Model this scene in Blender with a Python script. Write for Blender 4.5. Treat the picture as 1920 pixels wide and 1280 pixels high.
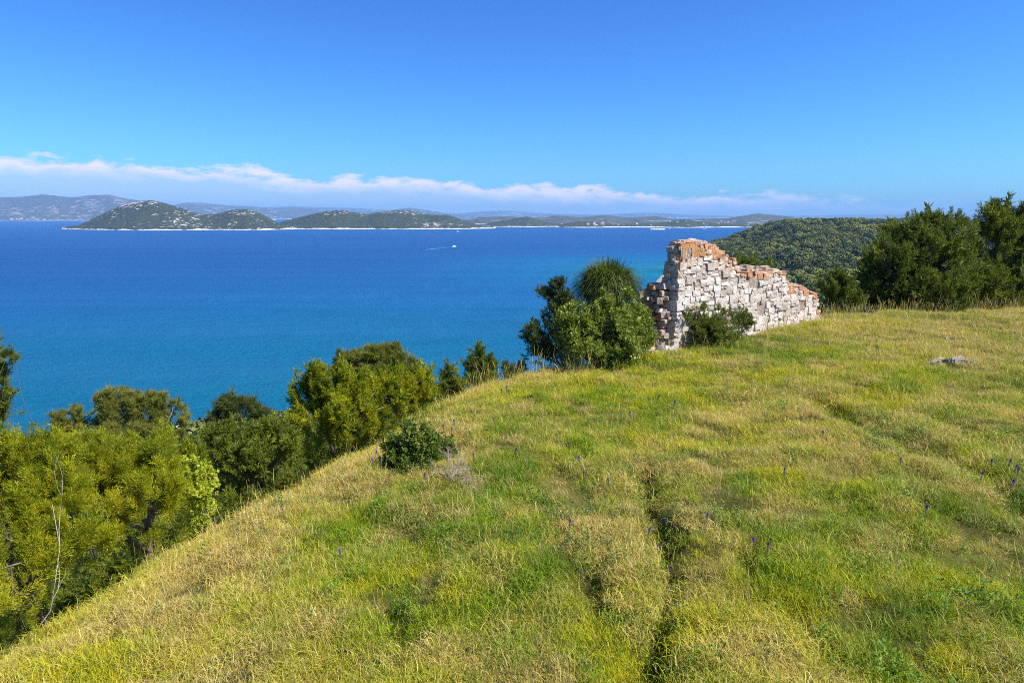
import bpy, math, random
import numpy as np
from mathutils import Vector

# ------------------------------------------------------------------ camera, world, sun
for o in list(bpy.data.objects):
    bpy.data.objects.remove(o)
scene = bpy.context.scene
COL = scene.collection
R = math.radians
EYE = 45.0
PITCH = R(10.4)
SUN_EL, SUN_AZ = R(50), R(107)          # azimuth clockwise from +Y (the view direction)

cam_d = bpy.data.cameras.new('camera')
cam = bpy.data.objects.new('camera', cam_d)
COL.objects.link(cam)
cam.location = (0, 0, EYE)
cam.rotation_euler = (R(90) - PITCH, 0, 0)
cam_d.lens = 24
cam_d.sensor_width = 36
cam_d.clip_start = 0.05
cam_d.clip_end = 60000
scene.camera = cam

world = bpy.data.worlds.new('World')
scene.world = world
world.use_nodes = True


def build_world():
    nt = world.node_tree
    N, L = nt.nodes, nt.links
    N.clear()
    out = N.new('ShaderNodeOutputWorld')
    bg = N.new('ShaderNodeBackground')
    bg.inputs['Strength'].default_value = 0.12
    sky = N.new('ShaderNodeTexSky')
    sky.sky_type = 'NISHITA'
    sky.sun_disc = False
    sky.sun_elevation = SUN_EL
    sky.sun_rotation = SUN_AZ
    sky.altitude = 50
    sky.air_density = 1.0
    sky.dust_density = 0.5
    sky.ozone_density = 2.2
    hsv = N.new('ShaderNodeHueSaturation')
    hsv.inputs['Saturation'].default_value = 1.0
    hsv.inputs['Value'].default_value = 0.465
    tintn = N.new('ShaderNodeMixRGB')                    # deep clear-air blue
    tintn.blend_type = 'MULTIPLY'
    tintn.inputs[0].default_value = 1.0
    tintn.inputs[2].default_value = (0.40, 0.72, 1.06, 1)
    L.new(sky.outputs[0], tintn.inputs[1])
    gam = N.new('ShaderNodeGamma')
    gam.inputs[1].default_value = 1.35
    L.new(tintn.outputs[0], gam.inputs[0])
    L.new(gam.outputs[0], hsv.inputs['Color'])

    def math_(op, a, b=None, c=None, clamp=False):
        m = N.new('ShaderNodeMath')
        m.operation = op
        m.use_clamp = clamp
        for i, v in enumerate((a, b, c)):
            if v is None:
                continue
            if isinstance(v, (int, float)):
                m.inputs[i].default_value = v
            else:
                L.new(v, m.inputs[i])
        return m.outputs[0]

    tc = N.new('ShaderNodeTexCoord')
    sep = N.new('ShaderNodeSeparateXYZ')
    L.new(tc.outputs['Generated'], sep.inputs[0])
    az = math_('ARCTAN2', sep.outputs[0], sep.outputs[1])
    el = math_('ARCSINE', sep.outputs[2])
    # a bank of cumulus lying along the horizon, highest in the west, thinning out to the east
    top = math_('MULTIPLY_ADD', az, -0.044, 0.0445)
    top = math_('MINIMUM', top, 0.085)

    def noise(sx, sy, scale, detail, rough, off=0.0):
        comb = N.new('ShaderNodeCombineXYZ')
        L.new(math_('MULTIPLY', az, sx), comb.inputs[0])
        L.new(math_('MULTIPLY', el, sy), comb.inputs[1])
        comb.inputs[2].default_value = off
        n = N.new('ShaderNodeTexNoise')
        n.inputs['Scale'].default_value = scale
        n.inputs['Detail'].default_value = detail
        n.inputs['Roughness'].default_value = rough
        L.new(comb.outputs[0], n.inputs['Vector'])
        return n.outputs[0]

    n1 = noise(1.0, 2.2, 9.0, 6, 0.55)
    n2 = noise(1.0, 3.0, 28.0, 6, 0.6, 3.1)
    lump = math_('ADD', math_('MULTIPLY_ADD', n1, 0.050, -0.024), math_('MULTIPLY_ADD', n2, 0.034, -0.017))
    d = math_('SUBTRACT', math_('ADD', top, lump), el)             # >0 inside the bank
    alpha = math_('MULTIPLY', d, 110.0, clamp=True)
    # puffs: bright billows near the tops, thin pale veil underneath
    puff = math_('MULTIPLY', math_('SUBTRACT', 0.026, d), 70.0, clamp=True)
    puff = math_('MULTIPLY', puff, math_('MULTIPLY_ADD', n2, 4.5, -1.45, clamp=True))
    puff = math_('MULTIPLY', puff, alpha)
    veil = math_('MULTIPLY', alpha, math_('MULTIPLY_ADD', n1, 0.7, 0.38, clamp=True))
    # the bank only exists where the line of tops is above the horizon
    fade = math_('MULTIPLY', math_('SUBTRACT', top, 0.018), 60.0, clamp=True)
    puff = math_('MULTIPLY', puff, fade)
    veil = math_('MULTIPLY', math_('MULTIPLY', veil, fade), 0.9)

    mix1 = N.new('ShaderNodeMixRGB')
    mix1.inputs[2].default_value = (2.75, 3.5, 4.7, 1)
    L.new(veil, mix1.inputs[0])
    L.new(hsv.outputs[0], mix1.inputs[1])
    mix2 = N.new('ShaderNodeMixRGB')
    mix2.inputs[2].default_value = (5.1, 4.75, 5.4, 1)
    L.new(math_('MULTIPLY', puff, 0.9), mix2.inputs[0])
    L.new(mix1.outputs[0], mix2.inputs[1])
    L.new(mix2.outputs[0], bg.inputs['Color'])
    L.new(bg.outputs[0], out.inputs[0])


build_world()

sun_d = bpy.data.lights.new('sun', 'SUN')
sun = bpy.data.objects.new('sun', sun_d)
COL.objects.link(sun)
sun_d.energy = 5.0
sun_d.angle = R(0.53)
sun_d.color = (1.0, 0.95, 0.86)
sun_dir = Vector((math.sin(SUN_AZ) * math.cos(SUN_EL), math.cos(SUN_AZ) * math.cos(SUN_EL), math.sin(SUN_EL)))
sun.rotation_euler = (-sun_dir).to_track_quat('-Z', 'Y').to_euler()
sun.location = (60, 0, 120)

scene.view_settings.view_transform = 'Standard'
scene.view_settings.look = 'None'
scene.view_settings.exposure = 0.8
scene.view_settings.gamma = 1.0
scene.render.engine = 'CYCLES'
cy = scene.cycles
cy.max_bounces = 4
cy.diffuse_bounces = 2
cy.glossy_bounces = 2
cy.transmission_bounces = 2
cy.transparent_max_bounces = 8
cy.volume_bounces = 0
cy.use_denoising = False
cy.filter_width = 1.0
cy.use_adaptive_sampling = False
cy.caustics_reflective = False
cy.caustics_refractive = False

# ------------------------------------------------------------------ small maths
rng = np.random.default_rng(11)
CP, SP = math.cos(PITCH), math.sin(PITCH)
F = 1280.0                                                      # focal length in photo pixels


def ray(px, py):
    a, b = (px - 960) / F, (640 - py) / F
    return np.array((a, CP + b * SP, -SP + b * CP))


def at(px, py, Y):
    """World point seen at a photo pixel, at forward distance Y."""
    d = ray(px, py)
    return np.array((0, 0, EYE)) + d * (Y / d[1])


def on_plane(px, py, z):
    d = ray(px, py)
    return np.array((0, 0, EYE)) + d * ((z - EYE) / d[2])


def _hash(ix, iy, seed):
    h = (ix.astype(np.int64) * 374761393 + iy.astype(np.int64) * 668265263 + seed * 974634777) & 0x7fffffff
    h = (h ^ (h >> 13)) * 1274126177 & 0x7fffffff
    return ((h ^ (h >> 16)) & 0xffff) / 65535.0


def vnoise(x, y, seed=0):
    x, y = np.asarray(x, float), np.asarray(y, float)
    ix, iy = np.floor(x), np.floor(y)
    fx, fy = x - ix, y - iy
    fx, fy = fx * fx * (3 - 2 * fx), fy * fy * (3 - 2 * fy)
    a, b = _hash(ix, iy, seed), _hash(ix + 1, iy, seed)
    c, d = _hash(ix, iy + 1, seed), _hash(ix + 1, iy + 1, seed)
    return (a + (b - a) * fx) * (1 - fy) + (c + (d - c) * fx) * fy - 0.5


def fbm(x, y, seed=0, oct=4, gain=0.5):
    s, amp = 0, 1.0
    for k in range(oct):
        s = s + amp * vnoise(x * 2 ** k + 17.3 * k, y * 2 ** k - 9.1 * k, seed + k)
        amp *= gain
    return s


def smooth(a, b, x):
    t = np.clip((x - a) / (b - a), 0, 1)
    return t * t * (3 - 2 * t)


def poly_dist(x, y, pts, signed=False):
    """distance to a polyline; signed: positive on its left-hand side."""
    best = np.full(np.shape(x), 1e9)
    sgn = np.ones(np.shape(x))
    for (x0, y0), (x1, y1) in zip(pts[:-1], pts[1:]):
        dx, dy = x1 - x0, y1 - y0
        t = np.clip(((x - x0) * dx + (y - y0) * dy) / (dx * dx + dy * dy), 0, 1)
        d = np.hypot(x - x0 - t * dx, y - y0 - t * dy)
        cr = dx * (y - y0) - dy * (x - x0)
        m = d < best - 1e-9
        sgn = np.where(m, np.where(cr >= 0, 1.0, -1.0), sgn)
        best = np.where(m, d, best)
    return best * sgn if signed else best


# ------------------------------------------------------------------ terrain
PLATEAU = 41.86
EDGE = [(-9.0, -12), (-6.2, -3), (-4.9, 2), (-4.0, 4.6), (-2.95, 7.2), (-1.95, 10.3), (-0.55, 13.9), (1.8, 16.0),
        (5.0, 18.6), (7.5, 21.0), (10.5, 23.2), (18, 25.5), (40, 27), (70, 10), (80, -40)]
GROOVES = [([on_plane(px, py, 41.9)[:2] for px, py in pts], w, dep) for pts, w, dep in (
    ([(1205, 885), (1222, 930), (1245, 1010), (1262, 1090), (1240, 1180), (1225, 1275)], 0.16, 0.36),
    ([(1545, 745), (1600, 785), (1650, 805), (1700, 830), (1755, 850)], 0.30, 0.26),
    ([(1800, 880), (1860, 905), (1905, 960)], 0.20, 0.22),
    ([(1095, 1090), (1130, 1120), (1150, 1150)], 0.16, 0.20),
    ([(735, 1120), (748, 1165)], 0.14, 0.22),
    ([(1395, 1050), (1420, 1080)], 0.14, 0.2),
    ([(1640, 655), (1690, 660)], 0.25, 0.15),
    ([(1060, 830), (1110, 850)], 0.14, 0.12),
    ([(1360, 820), (1400, 835)], 0.18, 0.16),
    ([(1500, 1170), (1560, 1230)], 0.16, 0.18),
    ([(1720, 945), (1760, 960)], 0.18, 0.2),
)]
COAST = [(-60, -300), (20, 60), (60, 300), (105, 500), (146, 616), (195, 750), (235, 900), (300, 1050), (380, 1200), (600, 1420), (1500, 1800)]


def groove(x, y):
    g = np.zeros(np.shape(x))
    for pts, w, dep in GROOVES:
        g = np.maximum(g, 0.85 * dep * np.exp(-(poly_dist(x, y, pts) / w) ** 2))
    return g


def edge_s(x, y):
    return poly_dist(x, y, EDGE, True)


def land(x, y, fine=True):
    x, y = np.asarray(x, float), np.asarray(y, float)
    s = edge_s(x, y)
    w = 1.1
    k = (np.sqrt(s * s + w * w) + s) * 0.5
    near = np.minimum(0.74 * k, 0.74 * 11 + 0.29 * (k - 11)) + 0.006 * np.maximum(k - 11, 0)
    z = PLATEAU - near
    # knoll swelling under the meadow
    z = z + 0.10 * np.exp(-((x - 4) ** 2 + (y - 9) ** 2) / 40.0)
    if fine:
        m = np.exp(-np.maximum(np.hypot(x, y) - 25, 0) / 15)
        z = z + m * (0.20 * fbm(x / 1.9, y / 1.9, 3, 3) + 0.12 * fbm(x / 0.45, y / 0.45, 8, 3))
        z = z - m * groove(x, y)
    z = z + np.where(s > 14, 1.8 * fbm(x / 22, y / 22, 40, 3), 0)
    # wooded headland to the right
    c = -poly_dist(x, y, COAST, True)
    lowland = np.clip(np.where(c > 0, c * 0.11, c * 0.3), -8, 11) + 5 * fbm(x / 120, y / 120, 50, 3) * smooth(5, 80, c)
    ridge = 25 * np.exp(-(np.where(x < 470, (x - 470) / 130, (x - 470) / 120) ** 2) / 2 - ((y - 900) / 300) ** 2 / 2)
    ridge = ridge * smooth(0, 70, c)
    head = np.where(c > -50, lowland + ridge, -8)
    return np.maximum(np.maximum(z, head), -6)


def ground_z(x, y):
    return float(land(np.array([x]), np.array([y]))[0])


def ground_hit(px, py, tmax=60):
    d = ray(px, py)
    ts = np.linspace(2.0, tmax, 4000)
    P = np.array((0, 0, EYE))[None] + ts[:, None] * d[None]
    z = land(P[:, 0], P[:, 1])
    hit = P[:, 2] <= z
    i = int(np.argmax(hit)) if hit.any() else int(np.argmin(P[:, 2] - z))     # a ray over the brow: its closest approach
    return P[i]


# ------------------------------------------------------------------ mesh + object helpers
def mesh_from(name, V, Q, attrs=None, smooth_shade=False, mats=None, mat_idx=None):
    """V (n,3), Q (m,k) faces all with k corners."""
    V = np.asarray(V, np.float32)
    Q = np.asarray(Q, np.int32)
    me = bpy.data.meshes.new(name)
    me.vertices.add(len(V))
    me.vertices.foreach_set('co', V.ravel())
    k = Q.shape[1]
    me.loops.add(Q.size)
    me.loops.foreach_set('vertex_index', Q.ravel())
    me.polygons.add(len(Q))
    me.polygons.foreach_set('loop_start', np.arange(0, Q.size, k, dtype=np.int32))
    me.polygons.foreach_set('loop_total', np.full(len(Q), k, np.int32))
    me.polygons.foreach_set('use_smooth', np.full(len(Q), bool(smooth_shade)))
    for key, val in (attrs or {}).items():
        a = me.attributes.new(key, 'FLOAT', 'POINT')
        a.data.foreach_set('value', np.asarray(val, np.float32))
    for m in (mats or []):
        me.materials.append(m)
    if mat_idx is not None:
        me.polygons.foreach_set('material_index', np.asarray(mat_idx, np.int32))
    me.update()
    return me


def link(name, me, parent=None, loc=(0, 0, 0)):
    o = bpy.data.objects.new(name, me)
    COL.objects.link(o)
    o.location = loc
    if parent is not None:
        o.parent = parent
    return o


def tag(o, label=None, cat=None, group=None, kind=None):
    if label:
        o['label'] = label
    if cat:
        o['category'] = cat
    if group:
        o['group'] = group
    if kind:
        o['kind'] = kind
    return o


def thing(name, loc, label, cat, group=None):
    o = bpy.data.objects.new(name, None)
    COL.objects.link(o)
    o.location = loc
    o.empty_display_size = 0.3
    return tag(o, label, cat, group)


def unit(v):
    v = np.asarray(v, float)
    return v / (np.linalg.norm(v, axis=-1, keepdims=True) + 1e-12)


def tubes(paths, sides=5):
    """paths: list of (points (n,3), radii (n)) -> quads"""
    Vs, Qs, off = [], [], 0
    ang = np.linspace(0, 2 * np.pi, sides, endpoint=False)
    for P, rad in paths:
        P = np.asarray(P, float)
        rad = np.asarray(rad, float)
        n = len(P)
        T = unit(np.gradient(P, axis=0))
        ref = np.where(np.abs(T[:, 2:3]) > 0.9, np.array([[1.0, 0, 0]]), np.array([[0, 0, 1.0]]))
        A = unit(np.cross(T, ref))
        B = np.cross(T, A)
        ring = P[:, None] + rad[:, None, None] * (np.cos(ang)[None, :, None] * A[:, None] + np.sin(ang)[None, :, None] * B[:, None])
        Vs.append(ring.reshape(-1, 3))
        i = np.arange(n - 1)[:, None] * sides
        j = np.arange(sides)[None]
        j2 = (j + 1) % sides
        q = np.stack([i + j, i + j2, i + sides + j2, i + sides + j], -1).reshape(-1, 4) + off
        Qs.append(q)
        off += n * sides
    return np.concatenate(Vs), np.concatenate(Qs)


# ------------------------------------------------------------------ materials
def new_mat(name):
    m = bpy.data.materials.new(name)
    m.use_nodes = True
    nt = m.node_tree
    nt.nodes.clear()
    return m, nt.nodes, nt.links


class NB:
    """tiny node builder"""
    def __init__(self, name):
        self.m, self.N, self.L = new_mat(name)
        self.out = self.N.new('ShaderNodeOutputMaterial')

    def put(self, sock, v):
        if hasattr(v, 'is_output') or isinstance(v, bpy.types.NodeSocket):
            self.L.new(v, sock)
        else:
            if isinstance(v, tuple) and len(v) == 3 and sock.type == 'RGBA':
                v = v + (1,)
            sock.default_value = v

    def math(self, op, a, b=None, c=None, clamp=False):
        m = self.N.new('ShaderNodeMath')
        m.operation = op
        m.use_clamp = clamp
        for i, v in enumerate((a, b, c)):
            if v is not None:
                self.put(m.inputs[i], v)
        return m.outputs[0]

    def noise(self, vec, scale, detail=4, rough=0.55, dist=0.0):
        n = self.N.new('ShaderNodeTexNoise')
        self.put(n.inputs['Vector'], vec)
        n.inputs['Scale'].default_value = scale
        n.inputs['Detail'].default_value = detail
        n.inputs['Roughness'].default_value = rough
        n.inputs['Distortion'].default_value = dist
        return n.outputs[0]

    def mapping(self, vec, scale=(1, 1, 1), rot=(0, 0, 0)):
        n = self.N.new('ShaderNodeMapping')
        self.put(n.inputs['Vector'], vec)
        n.inputs['Scale'].default_value = scale
        n.inputs['Rotation'].default_value = rot
        return n.outputs[0]

    def pos(self):
        return self.N.new('ShaderNodeNewGeometry').outputs['Position']

    def obj(self):
        return self.N.new('ShaderNodeTexCoord').outputs['Object']

    def rand(self):
        return self.N.new('ShaderNodeObjectInfo').outputs['Random']

    def attr(self, name, typ='GEOMETRY'):
        n = self.N.new('ShaderNodeAttribute')
        n.attribute_name = name
        n.attribute_type = typ
        return n.outputs['Fac']

    def ramp(self, fac, stops):
        n = self.N.new('ShaderNodeValToRGB')
        self.put(n.inputs[0], fac)
        e = n.color_ramp.elements
        while len(e) < len(stops):
            e.new(0.5)
        for k, (p, c) in enumerate(stops):
            e[k].position = p
            e[k].color = c + (1,) if len(c) == 3 else c
        return n.outputs[0]

    def mix(self, f, a, b, mode='MIX'):
        n = self.N.new('ShaderNodeMixRGB')
        n.blend_type = mode
        self.put(n.inputs[0], f)
        self.put(n.inputs[1], a)
        self.put(n.inputs[2], b)
        return n.outputs[0]

    def sep(self, v):
        n = self.N.new('ShaderNodeSeparateXYZ')
        self.put(n.inputs[0], v)
        return n.outputs

    def mapr(self, v, a, b, c=0.0, d=1.0):
        n = self.N.new('ShaderNodeMapRange')
        self.put(n.inputs[0], v)
        for i, k in enumerate((a, b, c, d)):
            n.inputs[i + 1].default_value = k
        return n.outputs[0]

    def bump(self, h, strength=0.5, dist=0.1):
        n = self.N.new('ShaderNodeBump')
        self.put(n.inputs['Height'], h)
        n.inputs['Strength'].default_value = strength
        n.inputs['Distance'].default_value = dist
        return n.outputs[0]

    def pbr(self, col, rough=0.8, spec=0.3, normal=None, metal=0.0):
        p = self.N.new('ShaderNodeBsdfPrincipled')
        self.put(p.inputs['Base Color'], col)
        self.put(p.inputs['Roughness'], rough)
        p.inputs['Specular IOR Level'].default_value = spec
        p.inputs['Metallic'].default_value = metal
        if normal is not None:
            self.L.new(normal, p.inputs['Normal'])
        return p.outputs[0]

    def done(self, sh):
        self.L.new(sh, self.out.inputs['Surface'])
        return self.m


def leaf_mat(name, stops, trans=0.35, rough=0.55, spec=0.35, patch=1.2, tcol=None):
    """stops: colours from old/dull to young foliage; picked by each sprig's own value and a soft patch noise"""
    b = NB(name)
    t = b.attr('tint')
    n = b.noise(b.pos(), patch, 3)
    f = b.math('ADD', b.math('MULTIPLY', t, 0.6), b.math('MULTIPLY_ADD', n, 1.1, -0.34), clamp=True)
    col = b.ramp(f, stops)
    p = b.pbr(col, rough, spec)
    tr = b.N.new('ShaderNodeBsdfTranslucent')
    b.put(tr.inputs[0], b.mix(0.55, col, tcol or (0.25, 0.30, 0.02)))
    mx = b.N.new('ShaderNodeMixShader')
    mx.inputs[0].default_value = trans
    b.L.new(p, mx.inputs[1])
    b.L.new(tr.outputs[0], mx.inputs[2])
    return b.done(mx.outputs[0])


def bark_mat(name, c1, c2, scale=9):
    b = NB(name)
    o = b.mapping(b.obj(), (1, 1, 0.25))
    n = b.noise(o, scale, 6, 0.65)
    return b.done(b.pbr(b.ramp(n, [(0.3, c1), (0.7, c2)]), 0.9, 0.15, b.bump(n, 0.7, 0.03)))


M = {}
M['juniper_bright'] = leaf_mat('juniper_bright', [(0.0, (0.075, 0.105, 0.005)), (0.4, (0.225, 0.255, 0.007)), (0.75, (0.44, 0.42, 0.010)), (1.0, (0.56, 0.50, 0.02))], 0.45, tcol=(0.40, 0.46, 0.02))
M['juniper_mid'] = leaf_mat('juniper_mid', [(0.0, (0.060, 0.085, 0.010)), (0.5, (0.16, 0.195, 0.016)), (1.0, (0.31, 0.32, 0.03))], 0.38)
M['juniper_dark'] = leaf_mat('juniper_dark', [(0.0, (0.033, 0.054, 0.010)), (0.5, (0.11, 0.15, 0.015)), (1.0, (0.27, 0.29, 0.027))], 0.33, tcol=(0.20, 0.25, 0.02))
M['pine_green'] = leaf_mat('pine_green', [(0.0, (0.085, 0.10, 0.018)), (0.5, (0.20, 0.215, 0.030)), (1.0, (0.34, 0.315, 0.06))], 0.4)
M['pine_dark'] = leaf_mat('pine_dark', [(0.0, (0.034, 0.048, 0.012)), (0.6, (0.095, 0.125, 0.018)), (1.0, (0.20, 0.215, 0.03))], 0.3, tcol=(0.1, 0.14, 0.02))
M['broad_green'] = leaf_mat('broad_green', [(0.0, (0.065, 0.10, 0.014)), (0.5, (0.18, 0.235, 0.026)), (1.0, (0.38, 0.41, 0.06))], 0.36, rough=0.5, spec=0.3)
M['broad_lime'] = leaf_mat('broad_lime', [(0.0, (0.20, 0.26, 0.02)), (0.5, (0.40, 0.46, 0.03)), (1.0, (0.58, 0.60, 0.05))], 0.45, rough=0.45, tcol=(0.45, 0.46, 0.04))
M['shrub_deep'] = leaf_mat('shrub_deep', [(0.0, (0.045, 0.075, 0.010)), (0.5, (0.125, 0.18, 0.020)), (1.0, (0.27, 0.33, 0.05))], 0.32, rough=0.5, spec=0.35)
M['tussock'] = leaf_mat('tussock', [(0.0, (0.045, 0.075, 0.012)), (0.55, (0.085, 0.125, 0.018)), (1.0, (0.26, 0.23, 0.10))], 0.25)
M['bark'] = bark_mat('bark', (0.09, 0.065, 0.05), (0.28, 0.22, 0.18))
M['bark_grey'] = bark_mat('bark_grey', (0.26, 0.23, 0.20), (0.55, 0.50, 0.45))
M['dead_twig'] = bark_mat('dead_twig', (0.30, 0.22, 0.16), (0.55, 0.44, 0.34), 20)


def limestone():
    b = NB('limestone')
    p = b.pos()
    n = b.noise(p, 3.2, 5, 0.6)
    f = b.noise(p, 34, 5, 0.65)
    o = b.math('FRACT', b.math('ADD', b.rand(), b.attr('srnd')))
    col = b.ramp(b.math('ADD', b.math('MULTIPLY', n, 0.6), b.math('MULTIPLY', o, 0.42)),
                 [(0.15, (0.30, 0.235, 0.185)), (0.40, (0.52, 0.435, 0.36)), (0.62, (0.66, 0.575, 0.49)), (0.9, (0.78, 0.71, 0.62))])
    # grey weathering in the pits
    pit = b.mapr(f, 0.36, 0.50, 1, 0)
    col = b.mix(b.math('MULTIPLY', pit, 0.55), col, (0.22, 0.19, 0.165))
    # orange lichen: thick on the capping stones and on the broken end, thin elsewhere
    lich = b.math('ADD', b.attr('lichen', 'OBJECT'), b.attr('lich'))
    ln = b.noise(p, 8.5, 7, 0.75)
    lf = b.mapr(b.math('ADD', ln, b.math('MULTIPLY', lich, 0.31)), 0.60, 0.73)
    lcol = b.ramp(b.noise(p, 17, 4), [(0.3, (0.22, 0.075, 0.022)), (0.48, (0.42, 0.155, 0.03)), (0.72, (0.58, 0.29, 0.10))])
    col = b.mix(b.math('MULTIPLY', lf, 0.92), col, lcol)
    bm = b.bump(b.math('ADD', f, b.math('MULTIPLY', n, 0.7)), 0.9, 0.03)
    return b.done(b.pbr(col, 0.92, 0.15, bm))


M['limestone'] = limestone()


def mortar():
    b = NB('mortar')
    p = b.pos()
    f = b.noise(p, 16, 6, 0.7)
    col = b.ramp(f, [(0.28, (0.13, 0.09, 0.065)), (0.46, (0.32, 0.25, 0.19)), (0.7, (0.50, 0.42, 0.34))])
    return b.done(b.pbr(col, 0.95, 0.1, b.bump(f, 1.0, 0.06)))


M['mortar'] = mortar()


def field_rock():
    b = NB('field_rock')
    p = b.pos()
    f = b.noise(p, 14, 6, 0.65)
    col = b.ramp(f, [(0.3, (0.12, 0.11, 0.09)), (0.50, (0.26, 0.235, 0.20)), (0.72, (0.42, 0.385, 0.35))])
    return b.done(b.pbr(col, 0.9, 0.15, b.bump(f, 0.9, 0.04)))


M['field_rock'] = field_rock()


def ground_mat():
    b = NB('ground')
    p = b.pos()
    s = b.sep(p)
    n1 = b.noise(p, 1.4, 5, 0.6)
    n2 = b.noise(p, 60, 6, 0.75)
    col = b.ramp(b.math('ADD', b.math('MULTIPLY', n1, 0.6), b.math('MULTIPLY', n2, 0.4)),
                 [(0.32, (0.022, 0.022, 0.007)), (0.47, (0.060, 0.058, 0.013)), (0.58, (0.13, 0.115, 0.028)), (0.72, (0.27, 0.22, 0.07))])
    # scrubby slope away from the meadow, bare limestone along the water line
    far = b.mapr(b.noise(p, 0.09, 5, 0.6), 0.58, 0.68)
    scrub = b.mix(far, (0.045, 0.055, 0.018), (0.30, 0.27, 0.22))
    low = b.mapr(s[2], 39.5, 36.0)
    col = b.mix(low, col, scrub)
    shore = b.mapr(b.math('ADD', s[2], b.math('MULTIPLY', b.noise(p, 0.15, 4), 3.0)), 4.2, 3.2)
    col = b.mix(shore, col, b.mix(b.noise(p, 0.4, 5, 0.7), (0.16, 0.13, 0.10), (0.46, 0.41, 0.35)))
    return b.done(b.pbr(col, 0.95, 0.1, b.bump(n2, 0.6, 0.05)))


def island_mat(name, green, rock, thresh=0.56, scale=0.016, shore=3.0, rocky_attr=True):
    b = NB(name)
    p = b.pos()
    s = b.sep(p)
    pm = b.mapping(p, (1, 1, 2.6))
    big = b.noise(p, scale * 0.16, 3, 0.5)
    n = b.noise(pm, scale * 2.2, 5, 0.6, 0.3)
    fine = b.noise(p, scale * 7, 4, 0.65)
    g = b.mix(b.mapr(fine, 0.35, 0.65), tuple(c * 0.55 for c in green), tuple(c * 1.35 for c in green))
    v = b.math('ADD', b.math('MULTIPLY_ADD', big, 0.42, -0.21), n)
    if rocky_attr:
        v = b.math('ADD', v, b.math('MULTIPLY', b.attr('rocky'), 0.16))
    rk = b.mapr(b.math('ADD', v, b.math('MULTIPLY_ADD', fine, 0.30, -0.15)), thresh, thresh + 0.06)
    rc = b.mix(fine, tuple(c * 0.7 for c in rock), tuple(min(c * 1.25, 0.8) for c in rock))
    col = b.mix(rk, g, rc)
    sh = b.mapr(b.math('ADD', s[2], b.math('MULTIPLY', b.noise(p, scale * 1.1, 4, 0.6), shore * 4.0)), shore * 2.9, shore * 2.5)
    col = b.mix(sh, col, (0.80, 0.74, 0.66))
    return b.done(b.pbr(col, 0.95, 0.08, b.bump(b.math('ADD', fine, n), 1.0, 9.0)))


def water_mat():
    b = NB('sea_water')
    p = b.pos()
    s = b.sep(p)
    # depth of the sea bed: shallow off the hill below and off the headland, deep in the channel
    flat = b.N.new('ShaderNodeCombineXYZ')
    b.put(flat.inputs[0], s[0])
    b.put(flat.inputs[1], s[1])

    def dist(x, y):
        v = b.N.new('ShaderNodeVectorMath')
        v.operation = 'DISTANCE'
        b.put(v.inputs[0], flat.outputs[0])
        v.inputs[1].default_value = (x, y, 0)
        return v.outputs['Value']
    warp = b.math('MULTIPLY_ADD', b.noise(p, 0.006, 4, 0.6), 160.0, -80.0)
    d1 = b.math('ADD', dist(10, -10), warp)
    d2 = b.math('ADD', b.math('MULTIPLY', dist(190, 560), 1.9), warp)
    d = b.math('MINIMUM', d1, d2)
    col = b.ramp(b.mapr(d, 90, 900), [(0.0, (0.013, 0.205, 0.265)), (0.10, (0.008, 0.158, 0.275)), (0.34, (0.012, 0.130, 0.305)), (0.62, (0.014, 0.098, 0.28)), (1.0, (0.014, 0.085, 0.25))])
    # dark seagrass meadows on the bed close in
    sg = b.noise(b.mapping(p, (1, 1.7, 1), (0, 0, 0.4)), 0.014, 5, 0.55)
    sgf = b.math('MULTIPLY', b.mapr(sg, 0.53, 0.66), b.mapr(d, 520, 200))
    col = b.mix(b.math('MULTIPLY', sgf, 0.38), col, (0.006, 0.055, 0.17))
    # wind streaks: ruffled against smoother water
    st = b.noise(b.mapping(p, (0.25, 1.0, 1.0), (0, 0, 0.12)), 0.010, 5, 0.6)
    rough = b.mapr(st, 0.35, 0.65, 0.42, 0.30)
    w1 = b.noise(b.mapping(p, (0.55, 1.0, 1.0), (0, 0, 0.5)), 0.9, 6, 0.68)
    w2 = b.noise(b.mapping(p, (0.45, 1.0, 1.0), (0, 0, 0.2)), 0.12, 5, 0.6)
    h = b.math('ADD', b.math('MULTIPLY', w1, 0.9), b.math('MULTIPLY', w2, 1.6))
    bm = b.bump(h, 1.0, 2.2)
    dif = b.N.new('ShaderNodeBsdfDiffuse')
    b.put(dif.inputs[0], col)
    b.L.new(bm, dif.inputs['Normal'])
    gl = b.N.new('ShaderNodeBsdfGlossy')
    gl.inputs[0].default_value = (0.50, 0.72, 1.0, 1)
    b.put(gl.inputs['Roughness'], rough)
    b.L.new(bm, gl.inputs['Normal'])
    fr = b.N.new('ShaderNodeFresnel')
    fr.inputs[0].default_value = 1.33
    b.L.new(bm, fr.inputs['Normal'])
    st2 = b.noise(b.mapping(p, (0.05, 1.0, 1.0), (0, 0, 0.04)), 0.035, 4, 0.6)
    fac = b.math('MULTIPLY', fr.outputs[0], b.mapr(b.math('ADD', b.math('MULTIPLY', st, 0.5), b.math('MULTIPLY', st2, 0.5)), 0.38, 0.62, 0.04, 0.46))
    mx = b.N.new('ShaderNodeMixShader')
    b.L.new(fac, mx.inputs[0])
    b.L.new(dif.outputs[0], mx.inputs[1])
    b.L.new(gl.outputs[0], mx.inputs[2])
    return b.done(mx.outputs[0])


def plain(name, col, rough=0.5, spec=0.4, var=0.15, scale=8):
    b = NB(name)
    n = b.noise(b.obj(), scale, 4)
    c = b.mix(n, tuple(x * (1 - var) for x in col), tuple(min(1, x * (1 + var)) for x in col))
    return b.done(b.pbr(c, rough, spec))


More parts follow.
